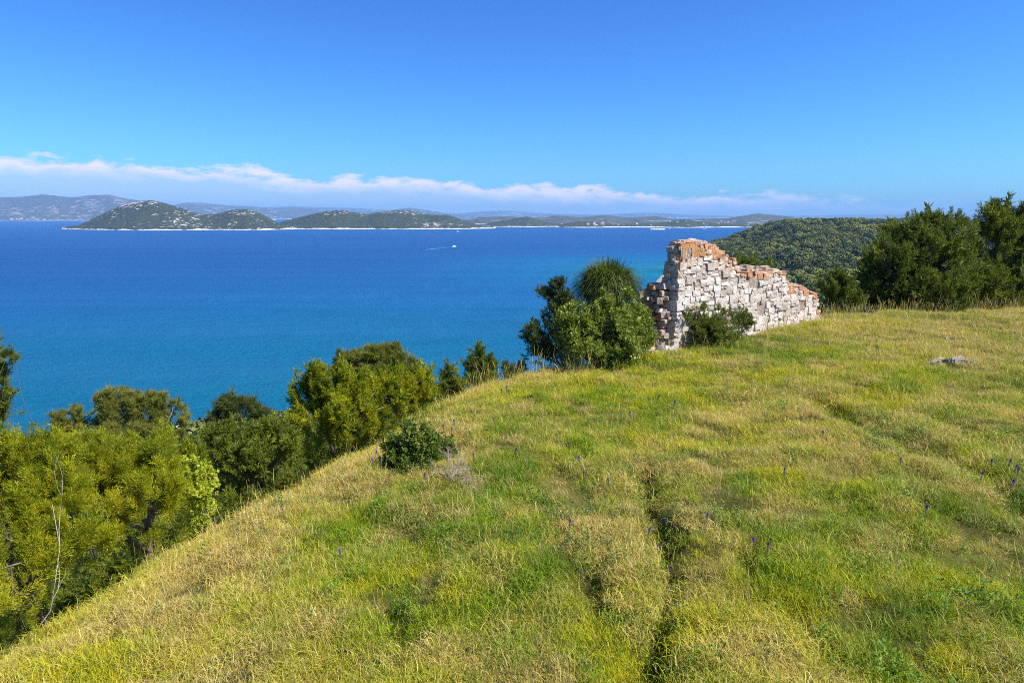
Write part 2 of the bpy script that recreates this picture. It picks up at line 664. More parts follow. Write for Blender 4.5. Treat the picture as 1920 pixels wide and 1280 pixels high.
# ------------------------------------------------------------------ the setting
def axis(lo, hi, c0, c1, step, grow, cap):
    mid = list(np.arange(c0, c1 + 1e-6, step))
    a, h = [], step
    x = mid[-1]
    while x < hi:
        h = min(h * grow, cap)
        x += h
        a.append(x)
    b, h = [], step
    x = mid[0]
    while x > lo:
        h = min(h * grow, cap)
        x -= h
        b.append(x)
    return np.array(b[::-1] + mid + a)


def grid_mesh(name, xs, ys, zf, mat, attrs=None, smooth_shade=True):
    X, Y = np.meshgrid(xs, ys)
    Z = zf(X, Y)
    nx, ny = len(xs), len(ys)
    V = np.stack([X, Y, Z], -1).reshape(-1, 3)
    i = np.arange(ny - 1)[:, None] * nx + np.arange(nx - 1)[None]
    Q = np.stack([i, i + 1, i + nx + 1, i + nx], -1).reshape(-1, 4)
    return mesh_from(name, V, Q, attrs, smooth_shade, [mat])


gx = axis(-220, 1700, -7.5, 22, 0.17, 1.14, 18)
gy = axis(-140, 1900, 1.0, 28, 0.17, 1.14, 18)
tag(link('ground', grid_mesh('ground', gx, gy, land, ground_mat())), 'grassy limestone hilltop falling away to the sea and wooded headland', 'hill', kind='structure')

M['water'] = water_mat()
sx = axis(-15500, 15500, -600, 600, 150, 1.2, 1500)
sy = axis(-1500, 17500, -200, 1200, 150, 1.2, 1500)
tag(link('sea', grid_mesh('sea', sx, sy, lambda X, Y: 0 * X, M['water'])), 'deep blue sea turning turquoise towards the near shore', 'sea', kind='structure')


def landform(name, label, prof, shore_py, width, mat, seed, rough=0.14, nx=260, ny=56, skew=0.55, foot=4, power=0.8, rocky=None, spur=0.22):
    """A hill mass with its skyline given as photo points and its near shore at row shore_py; width = depth of the mass in metres."""
    d = ray(960, shore_py)
    Y0 = -EYE / d[2] * d[1]
    prof = sorted(prof)
    pxs = np.array([p[0] for p in prof], float)
    pys = np.array([p[1] for p in prof], float)
    Yr = Y0 + width * skew                                       # the crest runs here
    wx = np.array([at(a, b, Yr)[0] for a, b in prof])
    wz = np.maximum(np.array([at(a, b, Yr)[2] for a, b in prof]), 0)
    wz[0] = wz[-1] = -1.0
    xs = np.linspace(wx[0], wx[-1], nx)
    H = np.interp(xs, wx, wz)
    k = np.hanning(7)
    k /= k.sum()
    H = np.convolve(np.pad(H, 3, mode='edge'), k, 'valid')
    ts = np.linspace(0, 1, ny)
    hm = H.max()
    X, T = np.meshgrid(xs, ts)
    HH = np.meshgrid(H, ts)[0]
    wloc = 0.35 + 0.65 * np.sqrt(np.clip(HH / hm, 0, 1))          # narrow where it is low
    side = np.where(T < skew, (T - skew) / skew, (T - skew) / (1 - skew))
    Yv = Yr + side * wloc * np.where(T < skew, width * skew, width * (1 - skew))
    # keep the near shore on its line
    prof_t = np.clip(1 - np.abs(side), 0, 1) ** power
    prof_t = prof_t * prof_t * (3 - 2 * prof_t) * 0.45 + prof_t * 0.55
    sc = width / 5
    nz = fbm(X / sc, Yv / sc, seed, 5, 0.55)
    sp = fbm(X / (sc * 0.9), Yv / (sc * 2.6), seed + 9, 3)
    Z = HH * prof_t * (1 + spur * sp * (1 - prof_t) * 3) + hm * rough * nz * prof_t * (1.15 - prof_t) * 2
    Z = Z + foot * np.minimum(1, prof_t * 14) * (HH > 0) - 1.0
    edge = np.minimum(1, np.minimum(np.arange(nx), np.arange(nx)[::-1]) / 5.0)[None]
    Z = Z * edge - (1 - edge) * 1.0
    Xs = X * (Yv / Yr)                                            # hills fan out with distance as the coast does
    V = np.stack([Xs, Yv, Z], -1).reshape(-1, 3)
    i = np.arange(ny - 1)[:, None] * nx + np.arange(nx - 1)[None]
    Q = np.stack([i, i + 1, i + nx + 1, i + nx], -1).reshape(-1, 4)
    rk = np.zeros(X.shape)
    if rocky:
        for (a, bpy_, ra, rz, amt) in rocky:
            c = at(a, bpy_, Yr)
            rw = ra / F * Yr
            rk += amt * np.exp(-((X - c[0]) / rw) ** 2 - ((Z - c[2]) / (rz / F * Yr)) ** 2)
    me = mesh_from(name, V, Q, {'rocky': rk.reshape(-1)}, True, [mat])
    return tag(link(name, me), label, 'hill', kind='structure')


isl = island_mat('island_scrub', (0.050, 0.060, 0.026), (0.54, 0.50, 0.44), 0.642, 0.020, 3.2)
isl2 = island_mat('island_scrub_far', (0.050, 0.062, 0.030), (0.52, 0.48, 0.43), 0.655, 0.018, 3.0)
coast_m = island_mat('coast_scrub', (0.050, 0.062, 0.030), (0.40, 0.35, 0.29), 0.70, 0.010, 2.8)
karst_m = island_mat('karst', (0.070, 0.072, 0.055), (0.25, 0.215, 0.20), 0.56, 0.0042, 3.0)
ridge_m = island_mat('ridge', (0.070, 0.078, 0.055), (0.30, 0.27, 0.24), 0.60, 0.0035, 3.0)

landform('island_hill', 'rounded dark green island with white rock patches and pale shore',
         [(112, 431), (150, 424), (180, 408), (215, 392), (250, 380), (282, 377), (310, 383), (345, 394), (375, 403), (400, 404), (430, 397), (458, 393), (482, 399), (505, 412), (530, 424), (555, 429), (568, 432)],
         432, 620, isl, 21, rocky=[(340, 408, 45, 14, 1.0), (275, 383, 60, 7, .6), (470, 402, 25, 8, .5), (545, 428, 18, 4, 1.2)])
landform('island_hill_low', 'long low island with several rocky humps beside the rounded island',
         [(500, 429), (535, 415), (560, 409), (590, 402), (622, 396), (645, 395), (670, 400), (690, 403), (712, 398), (740, 396), (770, 396), (795, 403), (815, 404), (840, 404), (870, 414), (895, 422), (918, 426), (933, 429)],
         430, 600, isl2, 33, rocky=[(640, 398, 40, 7, .7), (750, 398, 60, 6, .7), (800, 420, 50, 9, .6)])
landform('islet_hill', 'small dark pointed islet hill right of the long island',
         [(880, 425), (905, 423), (930, 417), (955, 413), (975, 409), (988, 407), (1005, 411), (1025, 417), (1050, 421), (1085, 424)],
         425.5, 500, coast_m, 41)
landform('mountain_left', 'pale karst mountain range across the water at the far left',
         [(-420, 411), (-300, 385), (-160, 372), (-60, 376), (0, 370), (40, 369), (78, 365), (110, 368), (140, 370), (170, 366), (205, 366), (240, 374), (280, 380), (330, 392), (380, 402), (440, 408), (520, 412)],
         413.5, 2600, karst_m, 52, spur=0.5)
landform('ridge_middle', 'hazy blue ridge behind the islands',
         [(240, 411), (300, 392), (345, 380), (380, 381), (430, 386), (480, 388), (530, 392), (570, 390), (610, 396), (660, 398), (720, 396), (770, 389), (800, 394), (850, 403), (900, 406), (950, 408), (1010, 411)],
         411.0, 2600, ridge_m, 63, spur=0.4)
landform('ridge_far', 'very distant faint blue mountain ridge on the horizon',
         [(-500, 406), (200, 396), (420, 391), (560, 387), (680, 391), (800, 397), (860, 401), (900, 397), (950, 395), (990, 398), (1050, 402), (1120, 403), (1200, 399), (1245, 400), (1300, 403), (1400, 406), (1600, 403), (1900, 400), (2400, 400)],
         408.7, 2000, ridge_m, 74, spur=0.3, nx=340)
landform('coast_hills', 'hazy line of hills behind the far coast',
         [(850, 418), (900, 408), (950, 407), (1000, 410), (1040, 405), (1090, 408), (1135, 404), (1180, 409), (1230, 406), (1270, 412), (1320, 411), (1365, 410), (1390, 406), (1420, 401), (1450, 404), (1490, 408), (1530, 419), (1600, 419), (1700, 419), (1850, 417), (2050, 414), (2300, 417)],
         421.0, 1500, ridge_m, 85, nx=340)
landform('coast_shore', 'dark low coast with pale waterline across the bay',
         [(1040, 427), (1055, 421), (1085, 416), (1110, 417), (1150, 421), (1200, 421), (1240, 419), (1270, 414), (1285, 412), (1305, 416), (1340, 420), (1400, 421), (1450, 423), (1500, 425), (1600, 426), (1750, 426)],
         427.0, 500, coast_m, 96, nx=300)
landform('bay_islet', 'tiny flat pine islet with white rocks in the far bay',
         [(1216, 430), (1224, 428), (1234, 426.5), (1243, 428), (1250, 430)],
         430.5, 60, coast_m, 97, nx=40, ny=16, foot=1.5)

# the air between the hill and the mountains
hb = bpy.data.meshes.new('haze')
hx, hy0, hy1, hz0, hz1 = 21000, -2000, 19500, -10.0, 325
hb.from_pydata([(-hx, hy0, hz0), (hx, hy0, hz0), (hx, hy1, hz0), (-hx, hy1, hz0), (-hx, hy0, hz1), (hx, hy0, hz1), (hx, hy1, hz1), (-hx, hy1, hz1)], [],
               [(3, 2, 1, 0), (4, 5, 6, 7), (0, 1, 5, 4), (1, 2, 6, 5), (2, 3, 7, 6), (3, 0, 4, 7)])
hm_, hN, hL = new_mat('haze')
ho = hN.new('ShaderNodeOutputMaterial')
pv = hN.new('ShaderNodeVolumePrincipled')
pv.inputs['Color'].default_value = (0.30, 0.58, 1.0, 1)
pv.inputs['Density'].default_value = 7.5e-5
pv.inputs['Anisotropy'].default_value = 0.0
hL.new(pv.outputs[0], ho.inputs['Volume'])
hb.materials.append(hm_)
tag(link('haze', hb), 'thin blue haze over the sea', 'haze', kind='stuff')

# ------------------------------------------------------------------ foliage templates (quads)
trng = np.random.default_rng(5)


def leaf_quad(base, d, length, width, roll):
    d = unit(d)
    ref = np.array((0.31, 0.17, 0.93)) if abs(d[2]) < 0.9 else np.array((1.0, 0.2, 0))
    s = unit(np.cross(d, ref))
    n = np.cross(d, s)
    w = (math.cos(roll) * s + math.sin(roll) * n) * width * 0.5
    return [base, base + d * length * 0.45 + w, base + d * length, base + d * length * 0.45 - w]


def leaf_tri(base, d, length, width, roll):
    q = leaf_quad(base, d, length, width, roll)
    mid = (q[1] + q[3]) * 0.5
    return [base + (q[1] - mid) * 0.9 + d * length * 0.12, base + (q[3] - mid) * 0.9, q[2]]


def tmpl_juniper(nsprig=36, per=3, ll=0.20, lw=0.058):
    V = []
    for i in range(nsprig):
        t = (i + trng.random()) / nsprig
        a = trng.random() * 2 * np.pi
        rad = np.array((math.cos(a), math.sin(a), 0))
        spread = 0.13 * (1 - t) ** 0.6 + 0.02
        p = np.array((0, 0, t * 0.8)) + rad * spread * trng.random()
        d = np.array((0, 0, 0.62)) + rad * (0.75 - 0.5 * t) + trng.normal(0, 0.14, 3)
        for k in range(per):
            q = p + unit(d) * 0.06 * k
            dd = unit(d) + trng.normal(0, 0.33, 3)
            V += leaf_tri(q, unit(dd), ll * (0.7 + 0.5 * trng.random()), lw, trng.random() * np.pi)
    return np.array(V)


def tmpl_pine(n=42):
    V = []
    for i in range(n):
        a = trng.random() * 2 * np.pi
        t = trng.random()
        th = R(12 + 68 * trng.random())
        d = np.array((math.cos(a) * math.sin(th), math.sin(a) * math.sin(th), math.cos(th)))
        V += leaf_tri(np.array((0, 0, t * 0.55)), d, 0.62 * (0.75 + 0.4 * trng.random()), 0.055, trng.random() * np.pi)
    return np.array(V)


def tmpl_broad(n=13, width=0.16):
    V = []
    for i in range(n):
        t = (i + 0.5) / n
        a = i * 2.4 + trng.random() * 0.5
        rad = np.array((math.cos(a), math.sin(a), 0))
        d = np.array((0, 0, 0.45)) + rad * (0.9 - 0.4 * t) + trng.normal(0, 0.18, 3)
        V += leaf_quad(np.array((0, 0, t * 0.8)) + rad * 0.03, d, 0.30 * (0.7 + 0.5 * trng.random()), width, trng.random() * np.pi)
    return np.array(V)


TM = {'juniper': [tmpl_juniper() for _ in range(6)], 'juniper_fine': [tmpl_juniper(62, 4, 0.115, 0.026) for _ in range(6)],
      'pine': [tmpl_pine() for _ in range(5)], 'broad': [tmpl_broad() for _ in range(5)], 'broad_wide': [tmpl_broad(9, 0.30) for _ in range(5)]}


def frames(axis_, r):
    """(n,3) axes -> (n,3,3) rotation with z along the axis and a random roll"""
    z = unit(axis_)
    ref = np.where(np.abs(z[:, 2:3]) > 0.92, np.array([[1.0, 0, 0]]), np.array([[0, 0, 1.0]]))
    x = unit(np.cross(ref, z))
    y = np.cross(z, x)
    a = r.random(len(z)) * 2 * np.pi
    ca, sa = np.cos(a)[:, None], np.sin(a)[:, None]
    return np.stack([ca * x + sa * y, -sa * x + ca * y, z], axis=2)


def scatter_mesh(name, pos, axes, scale, kind, mat, r, width=1.0, tint=None):
    T = TM[kind]
    kk = 4 if kind.startswith('broad') else 3
    pick = r.integers(0, len(T), len(pos))
    Rm = frames(axes, r)
    tint = r.random(len(pos)) if tint is None else tint
    Vs, At = [], []
    for k, t in enumerate(T):
        m = np.nonzero(pick == k)[0]
        if not len(m):
            continue
        tt = t * np.array((width, width, 1.0))
        v = np.einsum('nij,vj->nvi', Rm[m], tt) * scale[m][:, None, None] + pos[m][:, None]
        Vs.append(v.reshape(-1, 3))
        nl = t.shape[0] // kk
        leaf = np.repeat(r.normal(0, 0.16, (len(m), nl)), kk, axis=1)
        At.append((tint[m][:, None] + leaf).reshape(-1))
    V = np.concatenate(Vs)
    Q = np.arange(len(V)).reshape(-1, kk)
    return mesh_from(name, V, Q, {'tint': np.clip(np.concatenate(At), 0, 1)}, False, [mat])


def bend_path(a, b, r, n=6, sag=0.12):
    t = np.linspace(0, 1, n)[:, None]
    P = a + (b - a) * t
    L_ = np.linalg.norm(b - a)
    off = r.normal(0, sag * L_, 3) * np.array((1, 1, 0.5))
    P = P + np.sin(t * np.pi) * off * 0.6 + r.normal(0, 0.02 * L_, (n, 3)) * np.sin(t * np.pi)
    return P


def make_tree(name, label, cat, base, lobes, n, kind, mat, size=(0.3, 0.5), bark='bark', up=0.55, trunk=0.09, seed=1, group=None,
              shell=0.42, twig=0.14, width=1.0, clump=None, crown='crown', stems=1, skirt=0.28, spike_k=1.8, gapk=1.5):
    """lobes: list of (centre xyz, radii xyz); crown sprigs fill the outer part of every lobe, limbs run from the trunk to each lobe"""
    r = np.random.default_rng(seed)
    bx_, by_ = base
    B = np.array((bx_, by_, ground_z(bx_, by_) - 0.05))
    root = thing(name, tuple(B), label, cat, group)
    C = np.array([l[0] for l in lobes]) - B
    A = np.array([l[1] for l in lobes], float)
    wts = (A[:, 0] * A[:, 1] + A[:, 1] * A[:, 2] + A[:, 0] * A[:, 2])
    wts /= wts.sum()
    # sprigs fill the outer part of every lobe, broken up by gaps, so the crown has an uneven outline
    size_ = float(np.mean(A)) * 0.62
    over = int(n * 3.0)
    li = r.choice(len(lobes), over, p=wts)
    d = unit(r.normal(0, 1, (over, 3)) + np.array((0, 0, 0.15)))
    d = unit(d)
    rr = r.random(over) ** shell
    bulge = 1 + 0.5 * vnoise(d[:, 0] * 2.1 + li * 7.7, d[:, 1] * 2.1 + d[:, 2] * 2.3, seed)
    pos = C[li] + d * A[li] * (rr * bulge)[:, None]
    q = pos / size_
    gap = vnoise(q[:, 0] + 0.6 * q[:, 2], q[:, 1] - 0.7 * q[:, 2] + 0.3 * q[:, 0], seed + 3) + 0.5 * vnoise(2.3 * q[:, 0] - q[:, 2], 2.3 * q[:, 1] + 1.3 * q[:, 2], seed + 4)
    keep = np.argsort(-(gapk * gap + 0.45 * rr + r.normal(0, 0.07, over)))[:n]
    pos, li, d, rr = pos[keep], li[keep], d[keep], rr[keep]
    ns = int(n * skirt)
    if ns:
        ls = r.choice(len(lobes), ns, p=wts)
        a_ = r.random(ns) * 2 * np.pi
        q_ = np.sqrt(r.random(ns)) * 0.95
        ps = C[ls] + np.stack([np.cos(a_) * q_ * A[ls, 0], np.sin(a_) * q_ * A[ls, 1], 0 * q_], -1)
        gs = land(ps[:, 0] + B[0], ps[:, 1] + B[1], False) - B[2]
        ps[:, 2] = gs + (ps[:, 2] - gs) * r.random(ns) ** 0.8
        pos = np.concatenate([pos, ps])
        li = np.concatenate([li, ls])
        d = np.concatenate([d, np.stack([np.cos(a_), np.sin(a_), 0 * a_], -1)])
        rr = np.concatenate([rr, 0 * q_])
    m_ = len(pos)
    axes = d * 0.7 + np.array((0, 0, up)) + r.normal(0, 0.28, (m_, 3))
    gz = land(pos[:, 0] + B[0], pos[:, 1] + B[1], False) - B[2]
    keep = pos[:, 2] > gz + 0.02
    pos, axes, li, rr = pos[keep], axes[keep], li[keep], rr[keep]
    sc = r.uniform(size[0], size[1], len(pos))
    spike = (rr > 0.78) & (r.random(len(pos)) < 0.16)
    sc = np.where(spike, sc * spike_k, sc)
    axes = np.where(spike[:, None], axes + np.array((0, 0, 0.5)), axes)
    tint = np.clip(0.5 + 0.9 * vnoise(pos[:, 0] / size_ * 1.5 + 5, pos[:, 1] / size_ * 1.5 + pos[:, 2] / size_ * 1.9, seed + 8) + r.normal(0, 0.2, len(pos)), 0, 1)
    pos = pos - unit(axes) * sc[:, None] * 0.4
    link(crown, scatter_mesh(crown, pos, axes, sc, kind, M[mat], r, width, tint), root)
    # wood
    paths = []
    top = C[:, 2].max()
    ctr = C.mean(0)
    for s_ in range(stems):
        off = r.normal(0, trunk * 1.2, 3) * np.array((1, 1, 0)) if stems > 1 else np.zeros(3)
        tip = np.array((ctr[0], ctr[1], max(0.25 * top + 0.6 * ctr[2], 0.3))) + (r.normal(0, 0.25, 3) * A.mean(0) if stems > 1 else 0)
        tp = bend_path(off + np.array((0, 0, -0.15)), tip, r, 8, 0.10)
        paths.append((tp, np.linspace(trunk, trunk * 0.22, 8)))
        if s_ == 0:
            tp0 = tp
    limbs = []
    for k in range(len(C)):
        i = int(np.clip(np.argmin(np.abs(tp0[:, 2] - C[k, 2] * 0.5)), 1, 6))
        P = bend_path(tp0[i], C[k], r, 6)
        limbs.append(P)
        paths.append((P, np.linspace(trunk * 0.55, trunk * 0.16, 6)))
    for j in r.choice(len(pos), min(len(pos), clump or 60), replace=False):
        P0 = limbs[li[j]][r.integers(2, 6)]
        paths.append((bend_path(P0, pos[j], r, 5, 0.1), np.linspace(trunk * 0.20, trunk * 0.05, 5)))
    V, Q = tubes(paths, 5)
    link('trunk', mesh_from('trunk', V, Q, None, True, [M[bark]]), root)
    return root


def lob(px, py, rx, ry, Y, rd=None):
    """a crown lobe seen at photo pixel (px,py), rx x ry pixels, at forward distance Y"""
    c = at(px, py, Y)
    k = Y / F
    return (c, (rx * k, (rd if rd is not None else rx * 0.9) * k, ry * k))


TREES = 'junipers standing at the far edge of the meadow'
SLOPE = 'junipers and pines on the slope below the meadow'


def base_of(px, Y):
    p = at(px, 600, Y)
    return (p[0], Y)


# big junipers on the right
make_tree('juniper_tree', 'broad dark juniper tree between the ruined wall and the tallest juniper', 'tree', base_of(1725, 26.0),
          [lob(1725, 470, 62, 62, 26), lob(1668, 510, 52, 58, 25.5), lob(1775, 440, 44, 42, 26.3), lob(1700, 445, 40, 36, 26.5), lob(1640, 535, 34, 44, 25.3),
           lob(1745, 540, 85, 44, 25), lob(1790, 500, 40, 60, 25.4), lob(1735, 428, 26, 24, 26.4)],
          1150, 'juniper', 'juniper_dark', (0.34, 0.60), up=0.75, trunk=0.15, seed=101, group=TREES, stems=2)
make_tree('juniper_tree', 'tallest juniper at the right end of the meadow', 'tree', base_of(1872, 27.0),
          [lob(1872, 430, 46, 46, 27), lob(1845, 470, 40, 50, 26.5), lob(1900, 470, 46, 60, 27), lob(1840, 530, 50, 50, 26), lob(1905, 535, 58, 48, 26), lob(1868, 402, 26, 20, 27), lob(1908, 415, 20, 26, 27.2)],
          1000, 'juniper', 'juniper_dark', (0.34, 0.60), up=0.85, trunk=0.15, seed=102, group=TREES, stems=2)
make_tree('juniper_tree', 'juniper cut off by the right edge of the picture', 'tree', base_of(1975, 27.0),
          [lob(1970, 440, 44, 52, 27), lob(1985, 510, 70, 70, 26.5), lob(1940, 550, 40, 30, 26)],
          420, 'juniper', 'juniper_dark', (0.36, 0.62), up=0.8, trunk=0.13, seed=103, group=TREES)
make_tree('juniper_tree', 'low juniper growing right beside the end of the stone wall', 'tree', base_of(1572, 24.5),
          [lob(1570, 540, 30, 26, 24.5), lob(1590, 555, 34, 26, 24.5), lob(1553, 560, 20, 20, 24.2), lob(1568, 522, 12, 16, 24.5)],
          260, 'juniper', 'juniper_dark', (0.26, 0.46), up=0.8, trunk=0.07, seed=104, group=TREES)
make_tree('juniper_tree', 'juniper showing above the wall behind its low step', 'tree', base_of(1408, 25.5),
          [lob(1405, 505, 26, 20, 25.5), lob(1420, 500, 20, 15, 25.5), lob(1392, 500, 16, 15, 25.2), lob(1408, 540, 34, 36, 25.5)],
          230, 'juniper', 'juniper_dark', (0.24, 0.42), up=0.7, trunk=0.07, seed=105, group=TREES)

# in front of the wall
make_tree('juniper_shrub', 'spreading dark green shrub against the foot of the wall', 'shrub', base_of(1335, 17.0),
          [lob(1330, 606, 58, 18, 17.0), lob(1288, 597, 32, 17, 16.7), lob(1372, 597, 40, 17, 17.3), lob(1335, 622, 56, 18, 16.6), lob(1282, 575, 10, 12, 16.8), lob(1310, 578, 12, 10, 16.8), lob(1358, 575, 22, 12, 17.2), lob(1396, 606, 18, 12, 17.2)],
          460, 'juniper', 'juniper_dark', (0.16, 0.28), up=0.45, spike_k=1.3, trunk=0.045, seed=106, stems=4)
make_tree('leafy_bush', 'light green leafy bush at the broken end of the wall', 'bush', base_of(1135, 15.3),
          [lob(1140, 608, 58, 36, 15.3), lob(1092, 610, 42, 36, 15.0), lob(1188, 606, 34, 38, 15.4), lob(1062, 605, 26, 26, 15.3), lob(1130, 635, 80, 32, 14.8), lob(1190, 630, 34, 34, 15.0), lob(1078, 630, 36, 30, 15.0),
           lob(1137, 558, 8, 20, 15.2), lob(1177, 560, 9, 18, 15.3), lob(1110, 574, 12, 14, 15.0)],
          3000, 'broad', 'broad_green', (0.14, 0.26), up=0.5, trunk=0.05, seed=107, stems=4, clump=130)
make_tree('juniper_tree', 'dark wind-bent juniper leaning out over the sea left of the leafy bush', 'tree', base_of(1055, 16.2),
          [lob(1050, 532, 20, 10, 16.2, 18), lob(1028, 550, 24, 12, 16.2, 18), lob(1012, 588, 16, 10, 16.0, 14), lob(1030, 578, 18, 10, 16.1, 16), lob(1008, 628, 28, 22, 15.8, 22), lob(1042, 626, 40, 36, 15.8, 28), lob(1020, 655, 26, 12, 15.6, 20), lob(1060, 560, 18, 14, 16.2, 20), lob(1060, 595, 34, 34, 16.0, 28)],
          520, 'juniper', 'pine_dark', (0.16, 0.28), up=0.35, trunk=0.06, seed=108, clump=60)

# a young row along the crest
make_tree('juniper_tree', 'small upright juniper with pointed tip, topmost on the grassy crest', 'tree', base_of(898, 14.6),
          [lob(898, 690, 26, 22, 14.6), lob(882, 684, 16, 20, 14.5), lob(918, 684, 14, 18, 14.6), lob(900, 662, 8, 16, 14.6), lob(880, 665, 7, 12, 14.5), lob(900, 712, 32, 16, 14.4)],
          240, 'juniper', 'juniper_mid', (0.15, 0.27), up=1.0, trunk=0.04, seed=109, group=SLOPE)
make_tree('juniper_tree', 'little narrow juniper just left of the small pointed one', 'tree', base_of(842, 13.8),
          [lob(842, 715, 18, 22, 13.8), lob(835, 700, 9, 16, 13.8), lob(845, 690, 8, 14, 13.8), lob(858, 725, 14, 16, 13.8), lob(832, 735, 18, 14, 13.7)],
          170, 'juniper', 'juniper_mid', (0.14, 0.25), up=1.0, trunk=0.035, seed=110, group=SLOPE)
make_tree('juniper_shrub', 'tiny dark shrub peeping over the crest between juniper and bush', 'shrub', base_of(965, 15.2),
          [lob(950, 690, 10, 10, 15.2), lob(972, 690, 16, 10, 15.2), lob(960, 702, 22, 10, 15.0)],
          110, 'juniper', 'pine_dark', (0.12, 0.22), up=0.8, trunk=0.03, seed=111, group=SLOPE)
# middle clump
make_tree('pine_tree', 'round olive green pine behind the yellow-green junipers', 'tree', base_of(705, 19.0),
          [lob(690, 690, 60, 30, 19.0), lob(655, 680, 26, 18, 19.0), lob(735, 672, 36, 22, 19.0), lob(700, 664, 34, 18, 19.0), lob(762, 690, 30, 22, 19.0), lob(742, 655, 8, 12, 19.0), lob(700, 720, 80, 30, 18.6), lob(640, 665, 8, 10, 18.8)],
          2400, 'pine', 'pine_green', (0.15, 0.26), up=0.5, trunk=0.10, seed=112, group=SLOPE, clump=110)
make_tree('juniper_tree', 'yellow-green juniper with a dark spike, below the round pine', 'tree', base_of(610, 13.2),
          [lob(610, 745, 54, 40, 13.2), lob(572, 745, 30, 42, 13.2), lob(567, 700, 9, 18, 13.2), lob(600, 705, 24, 22, 13.2), lob(650, 730, 44, 40, 12.9), lob(590, 780, 50, 20, 12.6), lob(660, 770, 50, 24, 12.2), lob(640, 700, 22, 18, 13.2)],
          950, 'juniper', 'juniper_bright', (0.16, 0.30), up=0.8, trunk=0.07, seed=113, group=SLOPE)
make_tree('juniper_tree', 'spreading juniper on the right of the spiked yellow-green one', 'tree', base_of(755, 13.4),
          [lob(745, 725, 50, 28, 13.4), lob(785, 712, 30, 20, 13.6), lob(720, 745, 44, 26, 12.9), lob(780, 738, 34, 18, 13.4), lob(705, 765, 34, 16, 12.6), lob(715, 708, 16, 14, 13.5)],
          680, 'juniper', 'juniper_bright', (0.15, 0.27), up=0.65, trunk=0.06, seed=114, group=SLOPE)
# lower left group
make_tree('pine_tree', 'dark round pine just above the hillside junipers, left of centre', 'tree', base_of(445, 18.0),
          [lob(445, 772, 52, 28, 18), lob(410, 785, 28, 22, 18), lob(485, 785, 34, 22, 18), lob(440, 755, 34, 14, 18), lob(450, 810, 66, 24, 17.5)],
          1400, 'pine', 'pine_dark', (0.14, 0.24), up=0.5, trunk=0.09, seed=115, group=SLOPE, clump=80)
make_tree('juniper_tree', 'olive juniper in front of the dark round pine', 'tree', base_of(460, 11.8),
          [lob(430, 830, 46, 36, 11.8), lob(490, 825, 44, 32, 11.8), lob(400, 855, 40, 34, 11.2), lob(470, 862, 50, 30, 11), lob(535, 825, 30, 22, 11.6), lob(402, 808, 14, 20, 11.8), lob(500, 800, 22, 14, 11.9), lob(545, 835, 20, 14, 11.2)],
          780, 'juniper', 'juniper_mid', (0.15, 0.28), up=0.6, trunk=0.06, seed=116, group=SLOPE)
make_tree('pine_tree', 'wide grey-green pine with bare twigs against the sea', 'tree', base_of(215, 24.0),
          [lob(215, 772, 56, 36, 24), lob(160, 784, 50, 30, 24), lob(265, 768, 48, 32, 24), lob(318, 782, 36, 30, 24), lob(112, 794, 44, 24, 23.5), lob(215, 748, 40, 20, 24), lob(292, 750, 26, 18, 24), lob(215, 815, 110, 26, 23), lob(330, 800, 24, 22, 23.5), lob(88, 805, 18, 12, 23.5)],
          3300, 'pine', 'pine_green', (0.16, 0.28), bark='bark_grey', up=0.45, trunk=0.10, seed=117, group=SLOPE, clump=150, twig=0.12)
make_tree('pine_tree', 'pine branch reaching in at the left edge against the water', 'tree', base_of(-70, 9.5),
          [lob(-30, 690, 40, 30, 9.5), lob(12, 672, 18, 16, 9.5), lob(26, 656, 10, 12, 9.5), lob(8, 705, 18, 16, 9.5), lob(2, 748, 18, 24, 9.5), lob(20, 735, 8, 10, 9.5), lob(-60, 640, 50, 50, 9.7), lob(-50, 770, 50, 40, 9.4)],
          1100, 'pine', 'juniper_mid', (0.09, 0.15), up=0.6, trunk=0.012, seed=118, group=SLOPE, clump=70)
# the near junipers
make_tree('juniper_tree', 'large bright yellow-green juniper with pale dead branches at the left edge', 'tree', base_of(30, 6.9),
          [lob(40, 900, 80, 70, 6.9), lob(-40, 880, 70, 80, 6.9), lob(110, 930, 60, 60, 6.7), lob(30, 990, 80, 60, 6.4), lob(120, 1000, 50, 50, 6.4), lob(20, 1060, 70, 40, 6.0), lob(0, 830, 26, 24, 7.0), lob(60, 850, 30, 26, 7.0), lob(118, 855, 26, 36, 7.0), lob(-90, 980, 70, 90, 6.4), lob(20, 1100, 40, 25, 5.8)],
          1300, 'juniper_fine', 'juniper_bright', (0.17, 0.31), up=0.95, skirt=0.08, gapk=3.0, spike_k=1.6, trunk=0.05, seed=119, group=SLOPE, clump=80)
make_tree('juniper_tree', 'bushy juniper with a dark hollow and reddish trunk beside the dead branches', 'tree', base_of(235, 8.0),
          [lob(200, 880, 44, 50, 8.0), lob(260, 880, 50, 50, 8.0), lob(305, 880, 36, 44, 8.0), lob(290, 940, 50, 40, 7.5), lob(210, 960, 44, 30, 7.4), lob(275, 845, 16, 30, 8.1), lob(160, 850, 30, 24, 8.2), lob(320, 925, 30, 40, 7.6), lob(185, 1010, 34, 22, 7.0), lob(310, 840, 26, 26, 8.3)],
          980, 'juniper_fine', 'juniper_bright', (0.16, 0.30), up=0.95, skirt=0.06, gapk=3.0, spike_k=1.6, trunk=0.06, seed=120, group=SLOPE, clump=60)
